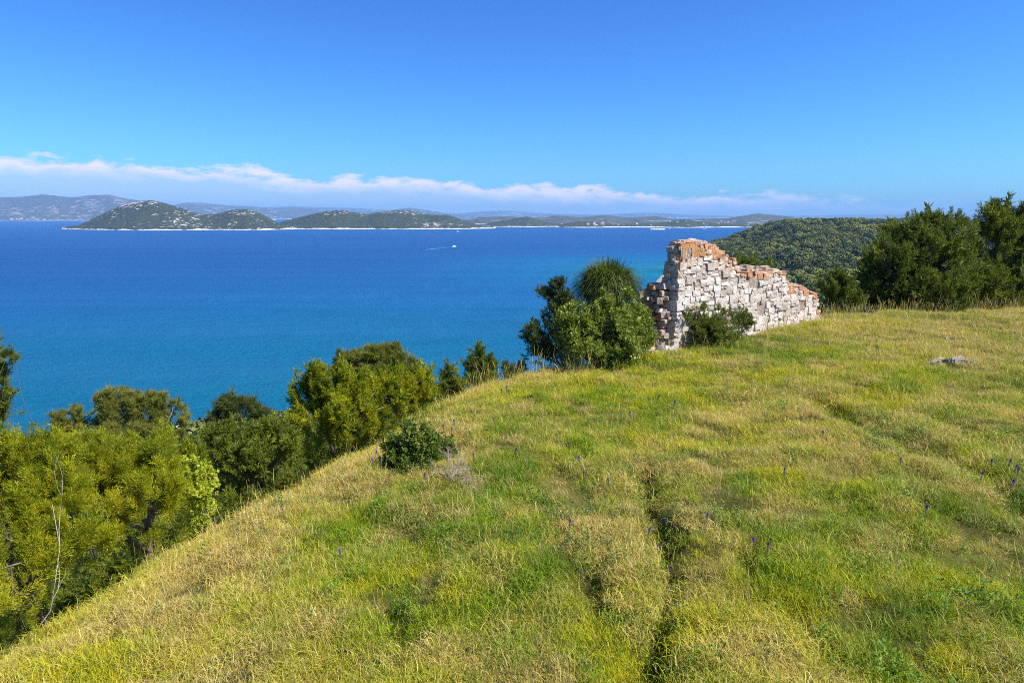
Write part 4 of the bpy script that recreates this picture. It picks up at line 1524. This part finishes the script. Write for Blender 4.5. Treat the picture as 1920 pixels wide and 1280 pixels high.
def meadow():
    r = np.random.default_rng(2024)
    X, Y, S_ = [], [], []
    # candidates by ring, thinning out with distance
    for (d0, d1, dens) in ((1.5, 6.5, 400), (6.5, 10, 300), (10, 16, 190), (16, 32, 110)):
        area = (2 * 1.05 * d1 + 6) * (d1 - d0 * 0.3)
        n = int(area * dens)
        y = r.uniform(d0 * 0.3, d1, n)
        x = r.uniform(-1.05 * d1 - 3, 1.05 * d1 + 3, n)
        dd = np.hypot(x, y)
        m = (dd >= d0) & (dd < d1) & (np.abs(x) < 0.95 * y + 2.2) & (x > -9)
        X.append(x[m])
        Y.append(y[m])
    x, y = np.concatenate(X), np.concatenate(Y)
    s = edge_s(x, y)
    m = s < np.where(r.random(len(x)) < 0.5, 2.2, 1.2)
    x, y, s = x[m], y[m], s[m]
    g = groove(x, y)
    thin = smooth(0.20, 0.42, -(vnoise(x / 0.5, y / 0.5, 201) + 0.6 * vnoise(x / 0.21, y / 0.21, 202)))
    m = (r.random(len(x)) > g * 1.2) & (r.random(len(x)) > thin * 0.3)
    x, y, s, g = x[m], y[m], s[m], g[m]
    n = len(x)
    z = land(x, y)
    dist = np.hypot(x, y)
    # patches: dry straw and fresh green
    p1_ = fbm(x / 2.6, y / 2.6, 61, 4, 0.6)
    p2_ = fbm(x / 0.8, y / 0.8, 71, 3, 0.6)
    p3_ = fbm(x / 0.33, y / 0.33, 75, 2, 0.6)
    dry = 0.34 + 0.85 * p1_ + 0.95 * p2_ + 1.1 * p3_ + r.normal(0, 0.2, n)
    hue = 0.50 + 0.8 * fbm(x / 3.3 + 40, y / 3.3, 91, 3) + 0.7 * fbm(x / 0.45 + 7, y / 0.45, 95, 3) + r.normal(0, 0.2, n)
    dry += 0.50 * np.exp(-((s + 0.25) / 0.65) ** 2)                        # bleached along the brow
    dry += 0.10 * smooth(13, 20, dist)
    for px, py, rad, dd_, hh in ((1140, 752, 1.35, -0.9, -0.42), (560, 1000, 0.9, -0.15, -0.1), (960, 900, 0.8, -0.3, -0.15), (890, 870, 0.5, -0.3, -0.15), (1660, 740, 0.8, -.3, -.2), (1420, 690, 1.2, -0.1, -0.05),
                            (1265, 830, 0.5, 0.45, 0), (1760, 640, 2.2, 0.35, 0), (1850, 600, 2.5, 0.35, 0.1), (500, 900, 0.7, 0.35, 0), (330, 1030, 0.6, 0.45, 0), (250, 1080, .5, .4, 0), (780, 1180, 0.35, 0.3, 0), (1700, 1010, 0.5, 0.3, 0), (1520, 1240, .5, .3, .1)):
        c = on_plane(px, py, 41.9)
        f = np.exp(-((x - c[0]) ** 2 + (y - c[1]) ** 2) / rad ** 2)
        dry += dd_ * f
        hue += hh * f
    lush = np.clip(g * 3, 0, 1)
    dry -= lush * 0.7
    hue -= lush * 0.6
    kind = r.random(n)
    idx = np.zeros(n, int)

    def pick(mask, key):
        idx[mask] = r.choice(K[key], mask.sum())
    pick(np.ones(n, bool), 'fine')
    matm = kind < np.clip(0.18 + 0.9 * dry, 0.05, 0.8)
    pick(matm, 'mat')
    tallm = (kind > 0.93) & ~matm
    pick(tallm, 'tall')
    herbm = (r.random(n) < 0.012 + 0.30 * (vnoise(x / 0.7, y / 0.7, 5) + 0.5 * vnoise(x / 0.25, y / 0.25, 6) > 0.36)) & (dist < 13) & (s < 0)
    herbm |= (lush > 0.2) & (r.random(n) < 0.22) & (dist < 9)
    pick(herbm, 'herb')
    stemm = (r.random(n) < 0.008 + 0.03 * np.exp(-((s + 0.4) / 0.5) ** 2) + 0.045 * smooth(12, 20, dist))
    stemm &= s < 0.35
    pick(stemm, 'stem')
    dry = np.where(stemm, 0.75 + 0.25 * r.random(n), dry)
    dry = np.clip(dry, -0.4, 1)
    hue = np.clip(hue, 0, 1)
    sc = r.uniform(0.7, 1.25, n) * np.clip(1 + 1.1 * fbm(x / 0.6, y / 0.6, 13, 3) + 1.1 * fbm(x / 0.22, y / 0.22, 14, 2), 0.4, 1.35) * (1 + 0.35 * smooth(8, 18, dist) + np.where(stemm, 0.05 * smooth(10, 18, dist) + 0.1 * np.exp(-((s + 0.1) / 0.5) ** 2), 0))
    sc = np.where(matm & ~stemm, sc * 1.05, sc)
    # neighbouring clumps lean the same way (wind-laid grass)
    wa = 6.28 * fbm(x / 3.0, y / 3.0, 17, 2) + 2.2
    tl = 0.10 + 0.3 * np.abs(fbm(x / 0.9, y / 0.9, 19, 2))
    rot = np.stack([tl * np.sin(wa) + r.normal(0, 0.08, n), tl * np.cos(wa) + r.normal(0, 0.08, n), r.random(n) * 6.28], -1)
    # coarse tussocks, bleached or dark, in loose companies
    m_ = 26000
    cx, cy_ = r.uniform(-9, 30, m_), r.uniform(0.8, 29, m_)
    cs = edge_s(cx, cy_)
    comp = vnoise(cx / 1.5, cy_ / 1.5, 301) + 0.7 * vnoise(cx / 0.6, cy_ / 0.6, 302)
    k_ = (cs < 0.2) & (np.abs(cx) < 0.95 * cy_ + 2.2) & (comp > r.uniform(-0.35, 0.45, m_))
    cx, cy_, cs = cx[k_], cy_[k_], cs[k_]
    m_ = len(cx)
    bleached = r.random(m_) < 0.50 + 0.5 * np.exp(-((cs + 0.3) / 0.7) ** 2)
    x, y = np.concatenate([x, cx]), np.concatenate([y, cy_])
    z = np.concatenate([z, land(cx, cy_)])
    dry = np.concatenate([dry, np.where(bleached, r.uniform(0.75, 1.0, m_), r.uniform(0, 0.25, m_))])
    hue = np.concatenate([hue, r.uniform(0.05, 0.6, m_)])
    sc = np.concatenate([sc, r.uniform(0.5, 1.2, m_)])
    rot = np.concatenate([rot, np.stack([r.normal(0, 0.15, m_), r.normal(0, 0.15, m_), r.random(m_) * 6.28], -1)])
    idx = np.concatenate([idx, r.choice(K['clump'], m_)])
    n = len(x)
    me = bpy.data.meshes.new('meadow_grass')
    me.vertices.add(n)
    me.vertices.foreach_set('co', np.stack([x, y, z - 0.012], -1).astype(np.float32).ravel())
    for key, val in (('dry', dry), ('hue', hue), ('size', sc)):
        a = me.attributes.new(key, 'FLOAT', 'POINT')
        a.data.foreach_set('value', val.astype(np.float32))
    a = me.attributes.new('pick', 'INT', 'POINT')
    a.data.foreach_set('value', idx.astype(np.int32))
    a = me.attributes.new('turn', 'FLOAT_VECTOR', 'POINT')
    a.data.foreach_set('vector', rot.astype(np.float32).ravel())
    o = link('meadow_grass', me)
    tag(o, 'long meadow grass in green and straw patches over the hilltop', 'grass', kind='stuff')
    instancer(o, GT, 'grass_instances')
    print('tufts', n)


def instancer(o, coll, name):
    ng = bpy.data.node_groups.new(name, 'GeometryNodeTree')
    ng.interface.new_socket('Geometry', in_out='INPUT', socket_type='NodeSocketGeometry')
    ng.interface.new_socket('Geometry', in_out='OUTPUT', socket_type='NodeSocketGeometry')
    N, L = ng.nodes, ng.links
    gi, go = N.new('NodeGroupInput'), N.new('NodeGroupOutput')
    ci = N.new('GeometryNodeCollectionInfo')
    ci.inputs['Collection'].default_value = coll
    ci.inputs['Separate Children'].default_value = True
    ci.inputs['Reset Children'].default_value = True
    ip = N.new('GeometryNodeInstanceOnPoints')
    ip.inputs['Pick Instance'].default_value = True

    def na(key, typ):
        a = N.new('GeometryNodeInputNamedAttribute')
        a.data_type = typ
        a.inputs['Name'].default_value = key
        return next(q for q in a.outputs if q.enabled and q.name == 'Attribute')
    L.new(gi.outputs[0], ip.inputs['Points'])
    L.new(ci.outputs[0], ip.inputs['Instance'])
    L.new(na('pick', 'INT'), ip.inputs['Instance Index'])
    e2r = N.new('FunctionNodeEulerToRotation')
    L.new(na('turn', 'FLOAT_VECTOR'), e2r.inputs[0])
    L.new(e2r.outputs[0], ip.inputs['Rotation'])
    L.new(na('size', 'FLOAT'), ip.inputs['Scale'])
    L.new(ip.outputs[0], go.inputs[0])
    md = o.modifiers.new('instances', 'NODES')
    md.node_group = ng


meadow()

# ------------------------------------------------------------------ wooded headland
FC = bpy.data.collections.new('forest_crowns')


def forest_mat():
    b = NB('forest_crown')
    h = b.attr('hue', 'INSTANCER')
    t = b.attr('tint')
    f = b.math('ADD', b.math('MULTIPLY', h, 0.75), b.math('MULTIPLY_ADD', t, 0.4, -0.1), clamp=True)
    col = b.ramp(f, [(0.0, (0.050, 0.068, 0.028)), (0.35, (0.135, 0.16, 0.040)), (0.7, (0.24, 0.26, 0.050)), (1.0, (0.34, 0.33, 0.08))])
    return b.done(b.pbr(col, 0.8, 0.15))


M['forest'] = forest_mat()


def forest_proto(k, flat):
    r = np.random.default_rng(700 + k)
    ncl = 16
    dl = unit(r.normal(0, 1, (ncl, 3)) + np.array((0, 0, 0.6)))
    c = dl * np.array((2.5, 2.5, 1.7 * flat)) * r.uniform(0.55, 1.0, (ncl, 1)) + np.array((0, 0, 3.6))
    V, At = [], []
    for i in range(ncl):
        rr = r.uniform(0.8, 1.5)
        tone = r.random()
        for j in range(34):
            d = unit(r.normal(0, 1, 3) + np.array((0, 0, 0.35)))
            p = c[i] + d * rr
            ax = unit(np.cross(d, r.normal(0, 1, 3)))
            V += leaf_quad(p - ax * 0.4, ax + d * 0.3, 0.85 * r.uniform(0.6, 1.2), 0.62, r.normal(0, 0.6))
            At += [tone] * 4
    paths = [(np.array([(0, 0, -0.5), (0.1, 0, 1.5), (0.0, 0.1, 3.4)]), [0.22, 0.17, 0.10])]
    V = np.array(V)
    me = mesh_from('crown%d' % k, V, np.arange(len(V)).reshape(-1, 4), {'tint': At}, False, [M['forest']])
    o = bpy.data.objects.new('crown%d' % k, me)
    FC.objects.link(o)


for k in range(5):
    forest_proto(k, 0.8 + 0.12 * k)


def forest():
    r = np.random.default_rng(99)
    n = 60000
    x = r.uniform(20, 1250, n)
    y = r.uniform(45, 1500, n)
    m = (x > 0.16 * y) & (x < 0.95 * y + 120)
    x, y = x[m], y[m]
    c = -poly_dist(x, y, COAST, True)
    z = land(x, y, False)
    s = edge_s(x, y)
    clear = vnoise(x / 26, y / 26, 7) + 0.6 * vnoise(x / 9, y / 9, 8)
    m = (c > 7) & (z > 2.2) & (s > 16) & (clear < 0.40)
    x, y, z = x[m], y[m], z[m]
    n = len(x)
    sc = (0.5 + 0.95 * r.random(n) ** 1.3) * (1 + 0.5 * vnoise(x / 40, y / 40, 12))
    hue = np.clip(0.45 + 0.8 * fbm(x / 60, y / 60, 23, 3) + r.normal(0, 0.27, n), 0, 1)
    me = bpy.data.meshes.new('headland_wood')
    me.vertices.add(n)
    me.vertices.foreach_set('co', np.stack([x, y, z - 0.6], -1).astype(np.float32).ravel())
    for key, val in (('hue', hue), ('size', sc)):
        a = me.attributes.new(key, 'FLOAT', 'POINT')
        a.data.foreach_set('value', val.astype(np.float32))
    a = me.attributes.new('pick', 'INT', 'POINT')
    a.data.foreach_set('value', r.integers(0, 5, n).astype(np.int32))
    a = me.attributes.new('turn', 'FLOAT_VECTOR', 'POINT')
    a.data.foreach_set('vector', np.stack([r.normal(0, .1, n), r.normal(0, .1, n), r.random(n) * 6.28], -1).astype(np.float32).ravel())
    o = link('headland_wood', me)
    tag(o, 'dense pine and maquis wood covering the headland beyond the wall', 'wood', kind='stuff')
    instancer(o, FC, 'wood_instances')
    print('wood', n)


forest()


SC = bpy.data.collections.new('scrub_bushes')
for k in range(4):
    r_ = np.random.default_rng(810 + k)
    nn = 90
    dd_ = unit(r_.normal(0, 1, (nn, 3)) + np.array((0, 0, 0.5)))
    pp = dd_ * np.array((0.8, 0.8, 0.55)) * r_.uniform(0.5, 1.0, (nn, 1)) + np.array((0, 0, 0.55))
    me_ = scatter_mesh('bush%d' % k, pp, dd_ * 0.7 + np.array((0, 0, 0.6)) + r_.normal(0, 0.2, (nn, 3)), r_.uniform(0.28, 0.5, nn), 'juniper', M['juniper_mid' if k % 2 else 'juniper_dark'], r_)
    SC.objects.link(bpy.data.objects.new('bush%d' % k, me_))


def points_object(name, x, y, z, sc, pick, r, hue, label, cat, coll):
    n = len(x)
    me = bpy.data.meshes.new(name)
    me.vertices.add(n)
    me.vertices.foreach_set('co', np.stack([x, y, z], -1).astype(np.float32).ravel())
    for key, val in (('hue', hue), ('size', sc)):
        a = me.attributes.new(key, 'FLOAT', 'POINT')
        a.data.foreach_set('value', val.astype(np.float32))
    a = me.attributes.new('pick', 'INT', 'POINT')
    a.data.foreach_set('value', pick.astype(np.int32))
    a = me.attributes.new('turn', 'FLOAT_VECTOR', 'POINT')
    a.data.foreach_set('vector', np.stack([r.normal(0, .1, n), r.normal(0, .1, n), r.random(n) * 6.28], -1).astype(np.float32).ravel())
    o = link(name, me)
    tag(o, label, cat, kind='stuff')
    instancer(o, coll, name + '_instances')
    return o


def slope_scrub():
    r = np.random.default_rng(515)
    n = 9000
    x = r.uniform(-110, 30, n)
    y = r.uniform(2, 110, n)
    s = edge_s(x, y)
    keepp = (s > 2.2) & (s < 60) & (x < 0.5 * y) & (x > -1.1 * y - 8) & (r.random(n) < np.where(s < 14, 1.0, 0.55))
    x, y, s = x[keepp], y[keepp], s[keepp]
    sc = r.uniform(0.6, 1.2, len(x)) * np.interp(s, [2, 4, 10, 30], [0.5, 0.8, 1.2, 2.2])
    points_object('slope_scrub', x, y, land(x, y, False) - 0.15, sc, r.integers(0, 4, len(x)), r, r.random(len(x)),
                  'dense low evergreen scrub on the slope below the meadow', 'scrub', SC)
    n = 2600
    x = r.uniform(-190, 60, n)
    y = r.uniform(20, 190, n)
    s = edge_s(x, y)
    z = land(x, y, False)
    keepp = (s > 42) & (z > 1.6) & (x < 0.2 * y)
    x, y, z = x[keepp], y[keepp], z[keepp]
    points_object('shore_wood', x, y, z - 0.6, r.uniform(0.5, 0.9, len(x)), r.integers(0, 5, len(x)), r, np.clip(r.normal(0.18, 0.12, len(x)), 0, 1),
                  'pine wood at the foot of the slope above the water', 'wood', FC)


slope_scrub()


# ------------------------------------------------------------------ flowers
def flower_meshes():
    r = np.random.default_rng(8)
    V, Q = tubes([(np.array([(0, 0, 0), (0.004, 0, 0.12), (0.0, 0.004, 0.27), (0.004, 0, 0.36)]), [0.003, 0.0028, 0.0024, 0.0018])], 6)
    stem = mesh_from('stem', V, Q, None, True, [plain('flower_stem', (0.12, 0.14, 0.05))])
    Vf, Qf, off = [], [], 0
    for i in range(26):
        t = i / 26
        a = i * 2.4
        d = np.array((math.cos(a), math.sin(a), 0.25))
        p = np.array((0.002, 0, 0.22 + 0.10 * t))
        V, Q = tubes([(np.stack([p, p + d * 0.010, p + d * 0.017, p + d * 0.020]), [0.0012, 0.0035, 0.0042, 0.002])], 5)
        Vf.append(V)
        Qf.append(Q + off)
        off += len(V)
    fl = mesh_from('florets', np.concatenate(Vf), np.concatenate(Qf), None, True, [plain('flower_florets', (0.10, 0.075, 0.11))])
    Vt = []
    for i in range(34):
        a = i * 2.4
        t = i / 34
        el = -0.1 + 1.3 * t
        d = np.array((math.cos(a) * math.cos(el), math.sin(a) * math.cos(el), math.sin(el)))
        b = np.array((0.003, 0, 0.315 + 0.035 * t))
        for k in range(2):
            Vt += leaf_quad(b, d, 0.034 * r.uniform(0.8, 1.2), 0.010, k * math.pi / 2)
    Vt = np.array(Vt)
    tu = mesh_from('tuft', Vt, np.arange(len(Vt)).reshape(-1, 4), None, False, [plain('flower_violet', (0.24, 0.13, 0.45))])
    return stem, fl, tu


FM = flower_meshes()
FLOWERS = [
    (443, 907, 1.25, 'tall purple tassel hyacinth on the brow beside the lime green shrub'),
    (619, 868, 1.1, 'purple tassel hyacinth on the brow right of the olive juniper'),
    (521, 921, 0.9, 'faded purple flower in straw grass below the brow, upper of two'),
    (541, 945, 0.8, 'faded purple flower in straw grass below the brow, lower of two'),
    (643, 1030, 1.0, 'lone purple flower in the grass below and left of the dark shrub'),
    (701, 848, 1.0, 'purple flower left of the dark leafy shrub, upper of two'),
    (702, 860, 1.0, 'purple flower left of the dark leafy shrub, lower of two'),
    (798, 883, 1.25, 'violet flower in the shade under the dark leafy shrub'),
    (833, 798, 1.1, 'blue-violet flower just behind the dark leafy shrub'),
    (845, 801, 1.0, 'dusky flower directly right of the blue-violet one behind the shrub'),
    (854, 789, 1.2, 'purple flower standing highest behind the dark leafy shrub'),
    (883, 808, 1.0, 'pale purple flower between the dark shrub and the bright green grass'),
    (888, 847, 0.9, 'pale purple flower above the tangle of brown twigs'),
    (933, 784, 1.1, 'dusky purple flower in yellow grass below the crest flower cluster'),
    (938, 731, 1.2, 'purple flower in the crest cluster, leftmost of three'),
    (948, 725, 1.3, 'purple flower in the crest cluster, middle and tallest of three'),
    (957, 731, 1.2, 'purple flower in the crest cluster, rightmost of three'),
    (962, 837, 1.0, 'dusky purple flower in the grass right of the brown twigs'),
    (1072, 830, 0.9, 'small purple flower below the bright green grass patch'),
    (1095, 857, 1.1, 'purple flower well below the bright green patch, before the pair of purple ones'),
    (1185, 772, 1.2, 'purple flower at the lower edge of the bright green patch'),
    (1181, 790, 1.0, 'purple flower just below the one on the bright green patch'),
    (1227, 741, 1.3, 'mauve flower right of the bright green grass patch'),
    (1261, 751, 1.1, 'dusky flower right of the mauve one by the bright green patch'),
    (1294, 760, 1.0, 'rightmost of the three dusky flowers beside the bright green patch'),
    (1095, 886, 0.9, 'purple flower left of a like one above the white pebble'),
    (1144, 896, 1.0, 'purple flower right of a like one above the white pebble'),
    (1067, 968, 1.0, 'purple flower above and left of the white pebble'),
    (1207, 989, 1.0, 'purple flower at the head of the dark furrow, left side'),
    (1230, 1014, 1.2, 'large purple flower in the dark furrow'),
    (1251, 967, 0.9, 'purple flower at the head of the dark furrow, right side'),
    (1260, 1056, 1.2, 'bright purple flower lowest beside the dark furrow'),
    (1322, 964, 0.9, 'lone purple flower in straw grass right of the furrow'),
    (1413, 1005, 1.0, 'purple flower, left one of a pair in the right middle grass'),
    (1434, 1015, 1.0, 'purple flower, right one of a pair in the right middle grass'),
    (1469, 879, 1.0, 'lilac flower in the straw grass right of the middle'),
    (1545, 810, 1.0, 'small purple flower beside the start of the overgrown track'),
    (1685, 858, 1.0, 'purple flower at the lower end of the overgrown track'),
    (1733, 948, 1.2, 'violet flower in a dark hollow below the overgrown track'),
    (1834, 885, 1.0, 'reddish purple flower, leftmost of the right edge cluster'),
    (1858, 862, 1.1, 'purple flower, upper left in the right edge cluster'),
    (1885, 860, 1.1, 'purple flower, topmost in the right edge cluster'),
    (1893, 871, 1.0, 'purple flower just under the topmost in the right edge cluster'),
    (1904, 878, 1.0, 'purple flower, rightmost of the right edge cluster'),
    (1892, 898, 1.2, 'violet flower, lowest and brightest of the right edge cluster'),
]
frn = random.Random(3)
for px, py, s, lab in FLOWERS:
    p = ground_hit(px, py + 34 * 8 / max(4, ground_hit(px, py)[1]))
    # the tuft, not the foot, is what shows: stand the stem so that its head comes to the pixel
    root = thing('tassel_hyacinth', (p[0], p[1], p[2] - 0.02), lab, 'flower', 'tassel hyacinths in the meadow')
    need = at(px, py, p[1])[2] - p[2] + 0.02
    sc = float(np.clip(need / 0.34, 0.75, 1.5))
    root.scale = (sc * s * 0.7, sc * s * 0.7, sc * 0.92)
    root.rotation_euler = (frn.uniform(-.25, .25), frn.uniform(-.25, .25), frn.uniform(0, 6.28))
    for nm, me in zip(('stem', 'florets', 'tuft'), FM):
        link(nm, me, root)


# ------------------------------------------------------------------ boats
def hull_mesh(L_, W, H, mat):
    n = 12
    V, Q = [], []
    for i in range(n):
        t = i / (n - 1)
        w = W / 2 * (1 - max(0, (t - 0.45) / 0.55) ** 2.2) * (0.86 + 0.14 * min(1, t * 4))
        sheer = H * (0.85 + 0.35 * t * t)
        x = (t - 0.5) * L_
        V += [(x, -w, sheer), (x, -w * 0.8, 0.1), (x + (0.0), 0, -0.25), (x, w * 0.8, 0.1), (x, w, sheer), (x, w * 0.8, sheer - 0.12), (x, -w * 0.8, sheer - 0.12)]
    for i in range(n - 1):
        for j in range(7):
            k = (j + 1) % 7
            Q.append((i * 7 + j, (i + 1) * 7 + j, (i + 1) * 7 + k, i * 7 + k))
    Q.append((0, 1, 3, 4))
    Q.append((1, 2, 3, 3 - 0)) if False else None
    Q = [q for q in Q if q]
    return mesh_from('hull', V, Q, None, True, [mat])


def box_mesh(name, a, b, mat, taper=0.0):
    (x0, y0, z0), (x1, y1, z1) = a, b
    t = taper
    V = [(x0, y0, z0), (x1, y0, z0), (x1, y1, z0), (x0, y1, z0), (x0 + t, y0 + t, z1), (x1 - t * 1.6, y0 + t, z1), (x1 - t * 1.6, y1 - t, z1), (x0 + t, y1 - t, z1)]
    Q = [(3, 2, 1, 0), (4, 5, 6, 7), (0, 1, 5, 4), (1, 2, 6, 5), (2, 3, 7, 6), (3, 0, 4, 7)]
    return mesh_from(name, V, Q, None, False, [mat])


white = plain('boat_white', (0.82, 0.82, 0.80), 0.3, 0.5)
glass = plain('boat_glass', (0.02, 0.025, 0.03), 0.08, 0.6)
foam = plain('foam', (0.28, 0.45, 0.66), 0.8, 0.1, 0.3, 0.3)


def sea_at(px, py):
    return on_plane(px, py, 0.0)


bp = sea_at(851, 463)
boat = thing('motorboat', (bp[0], bp[1], 0), 'white motorboat crossing the open water with a wake', 'boat')
boat.rotation_euler = (0, R(-3), R(24))
link('hull', hull_mesh(7.4, 2.6, 1.0, white), boat)
cab = link('cabin', box_mesh('cabin', (-1.2, -0.9, 0.9), (1.7, 0.9, 2.1), white, 0.25), boat)
link('windscreen', box_mesh('windscreen', (0.9, -0.75, 1.25), (1.75, 0.75, 1.85), glass, 0.12), cab)
link('roof', box_mesh('roof', (-1.6, -0.95, 2.1), (1.2, 0.95, 2.2), white, 0.03), cab)
link('outboard', box_mesh('outboard', (-4.1, -0.25, 0.0), (-3.55, 0.25, 1.25), glass, 0.06), boat)
pts = [sea_at(845, 463.5), sea_at(830, 464.8), sea_at(815, 466.2), sea_at(798, 468)]
Vw = []
for k, p in enumerate(pts):
    wdt = 0.4 + k * 0.5
    Vw += [(p[0], p[1] - wdt * 2.2, 0.05), (p[0], p[1] + wdt * 2.2, 0.05)]
tag(link('boat_wake', mesh_from('boat_wake', Vw, [(0, 2, 3, 1), (2, 4, 5, 3), (4, 6, 7, 5)], None, False, [foam])), 'pale foam wake trailing left behind the motorboat', 'wake', kind='stuff')
bp = sea_at(858, 434.5)
b2 = thing('motorboat', (bp[0], bp[1], 0), 'tiny white boat lying off the right end of the long island', 'boat')
link('hull', hull_mesh(8.5, 2.8, 1.1, white), b2)
c2 = link('cabin', box_mesh('cabin', (-1.6, -1, 0.9), (2.0, 1, 2.4), white, 0.3), b2)
link('windscreen', box_mesh('windscreen', (1.0, -0.8, 1.4), (2.05, 0.8, 2.1), glass, 0.12), c2)

sail_m = plain('sail_cloth', (0.8, 0.79, 0.75), 0.8, 0.1)


def sailboat(px, py, L_, lab):
    p = sea_at(px, py)
    t = thing('sailboat', (p[0], p[1], 0), lab, 'sailboat', 'sailing boats in the far bay')
    t.rotation_euler = (0, 0, frn.uniform(-0.6, 0.6))
    link('hull', hull_mesh(L_, L_ * 0.3, 1.1, white), t)
    V, Q = tubes([(np.array([(0.1 * L_, 0, 0.4), (0.1 * L_, 0, L_ * 0.7), (0.1 * L_, 0, L_ * 1.35)]), [0.14, 0.12, 0.08])], 6)
    link('mast', mesh_from('mast', V, Q, None, True, [white]), t)
    link('mainsail', mesh_from('mainsail', [(0.08 * L_, 0.03, 1.6), (-0.38 * L_, 0.25, 1.7), (0.08 * L_, 0.03, L_ * 1.28), (0.07 * L_, -0.03, 1.6), (-0.38 * L_, 0.2, 1.7), (0.07 * L_, -0.03, L_ * 1.28)],
                               [(0, 1, 2), (3, 5, 4), (0, 3, 4), (0, 4, 1), (1, 4, 5), (1, 5, 2), (2, 5, 3), (2, 3, 0)], None, False, [sail_m]), t)
    link('boom', mesh_from('boom', *tubes([(np.array([(0.1 * L_, 0, 1.5), (-0.4 * L_, 0.22, 1.6)]), [0.1, 0.08])], 5), None, True, [white]), t)


sailboat(1320.5, 429.5, 12, 'white sailing boat on its own off the middle of the far coast')
sailboat(1255, 428.8, 9, 'small white sailing boat close to the tiny pine islet')
sailboat(1436, 433.0, 13, 'white sailing boat by the headland skyline, left of two')
sailboat(1441, 433.2, 14, 'white sailing boat by the headland skyline, right of two')

# ------------------------------------------------------------------ houses of the far town
hw = [plain('house_white', (0.78, 0.74, 0.68), 0.8, 0.2), plain('house_cream', (0.68, 0.58, 0.46), 0.8, 0.2)]
hr = [plain('roof_tile', (0.42, 0.16, 0.09), 0.85, 0.1), plain('roof_tile_pale', (0.50, 0.27, 0.18), 0.85, 0.1)]
hg = plain('house_window', (0.05, 0.06, 0.07), 0.2, 0.5)


def house_set(w, d, h, wm, rm):
    wall = box_mesh('wall', (-w / 2, -d / 2, -3), (w / 2, d / 2, h), wm)
    o = 0.5
    rh = 2.2
    V = [(-w / 2 - o, -d / 2 - o, h + .01), (w / 2 + o, -d / 2 - o, h + .01), (w / 2 + o, d / 2 + o, h + .01), (-w / 2 - o, d / 2 + o, h + .01), (-w / 2 - o, 0, h + rh), (w / 2 + o, 0, h + rh)]
    roof = bpy.data.meshes.new('roof')
    roof.from_pydata(V, [], [(0, 1, 5, 4), (2, 3, 4, 5), (1, 2, 5), (3, 0, 4), (3, 2, 1, 0)])
    roof.materials.append(rm)
    wins = box_mesh('window', (-0.7, -d / 2 - 0.05, 0), (0.7, -d / 2 + 0.1, 1.5), hg)
    return wall, roof, wins


HS = [house_set(11, 9, 6, hw[0], hr[0]), house_set(15, 10, 8, hw[0], hr[1]), house_set(12, 9, 5, hw[1], hr[0])]
dg = bpy.context.evaluated_depsgraph_get()


def drop(px, py):
    d = ray(px, py)
    hit, loc, nrm, idx, ob, mx = scene.ray_cast(dg, Vector((0, 0, EYE)) + Vector(d) * 1500, Vector(d).normalized())
    if hit and ob.name != 'haze' and loc.z > 0.5:
        return loc
    # the haze box or the sea was met first: go on behind it
    return None


bpy.data.objects['haze'].hide_viewport = True
bpy.context.view_layer.update()
dg = bpy.context.evaluated_depsgraph_get()
hrn = random.Random(12)
town = []
for k in range(46):
    town.append((hrn.gauss(1452, 22), hrn.uniform(419, 426), 'small white house in the town on the hillside right across the bay', 'houses of the hillside town'))
for k in range(14):
    town.append((hrn.uniform(1100, 1160), hrn.uniform(418, 423), 'small far house in the hamlet low on the middle coast', 'houses of the coast hamlet'))
for k in range(14):
    town.append((hrn.uniform(1190, 1420), hrn.uniform(413, 424), 'tiny scattered house on the far coast hills', 'scattered coast houses'))
for k in range(14):
    town.append((hrn.uniform(10, 90), hrn.uniform(410.2, 412.4), 'distant house at the foot of the left karst mountains', 'houses under the karst mountains'))
nh = 0
for px, py, lab, grp in town:
    loc = drop(px, py)
    if loc is None or loc.y < 1800:
        continue
    t = thing('house', tuple(loc), lab, 'house', grp)
    t.rotation_euler = (0, 0, hrn.uniform(-0.5, 0.5))
    s = hrn.uniform(0.45, 0.75) * (1.8 if loc.y > 5500 else 1.0)
    t.scale = (s, s, s)
    wl, rf, wn = HS[hrn.choice((0, 0, 1, 1, 2))]
    link('wall', wl, t)
    link('roof', rf, t)
    for wx_ in (-3, 0, 3):
        link('window', wn, t, (wx_, 0, 1.2))
        link('window', wn, t, (wx_, 0, 3.6))
    nh += 1
bpy.data.objects['haze'].hide_viewport = False
print('houses', nh)
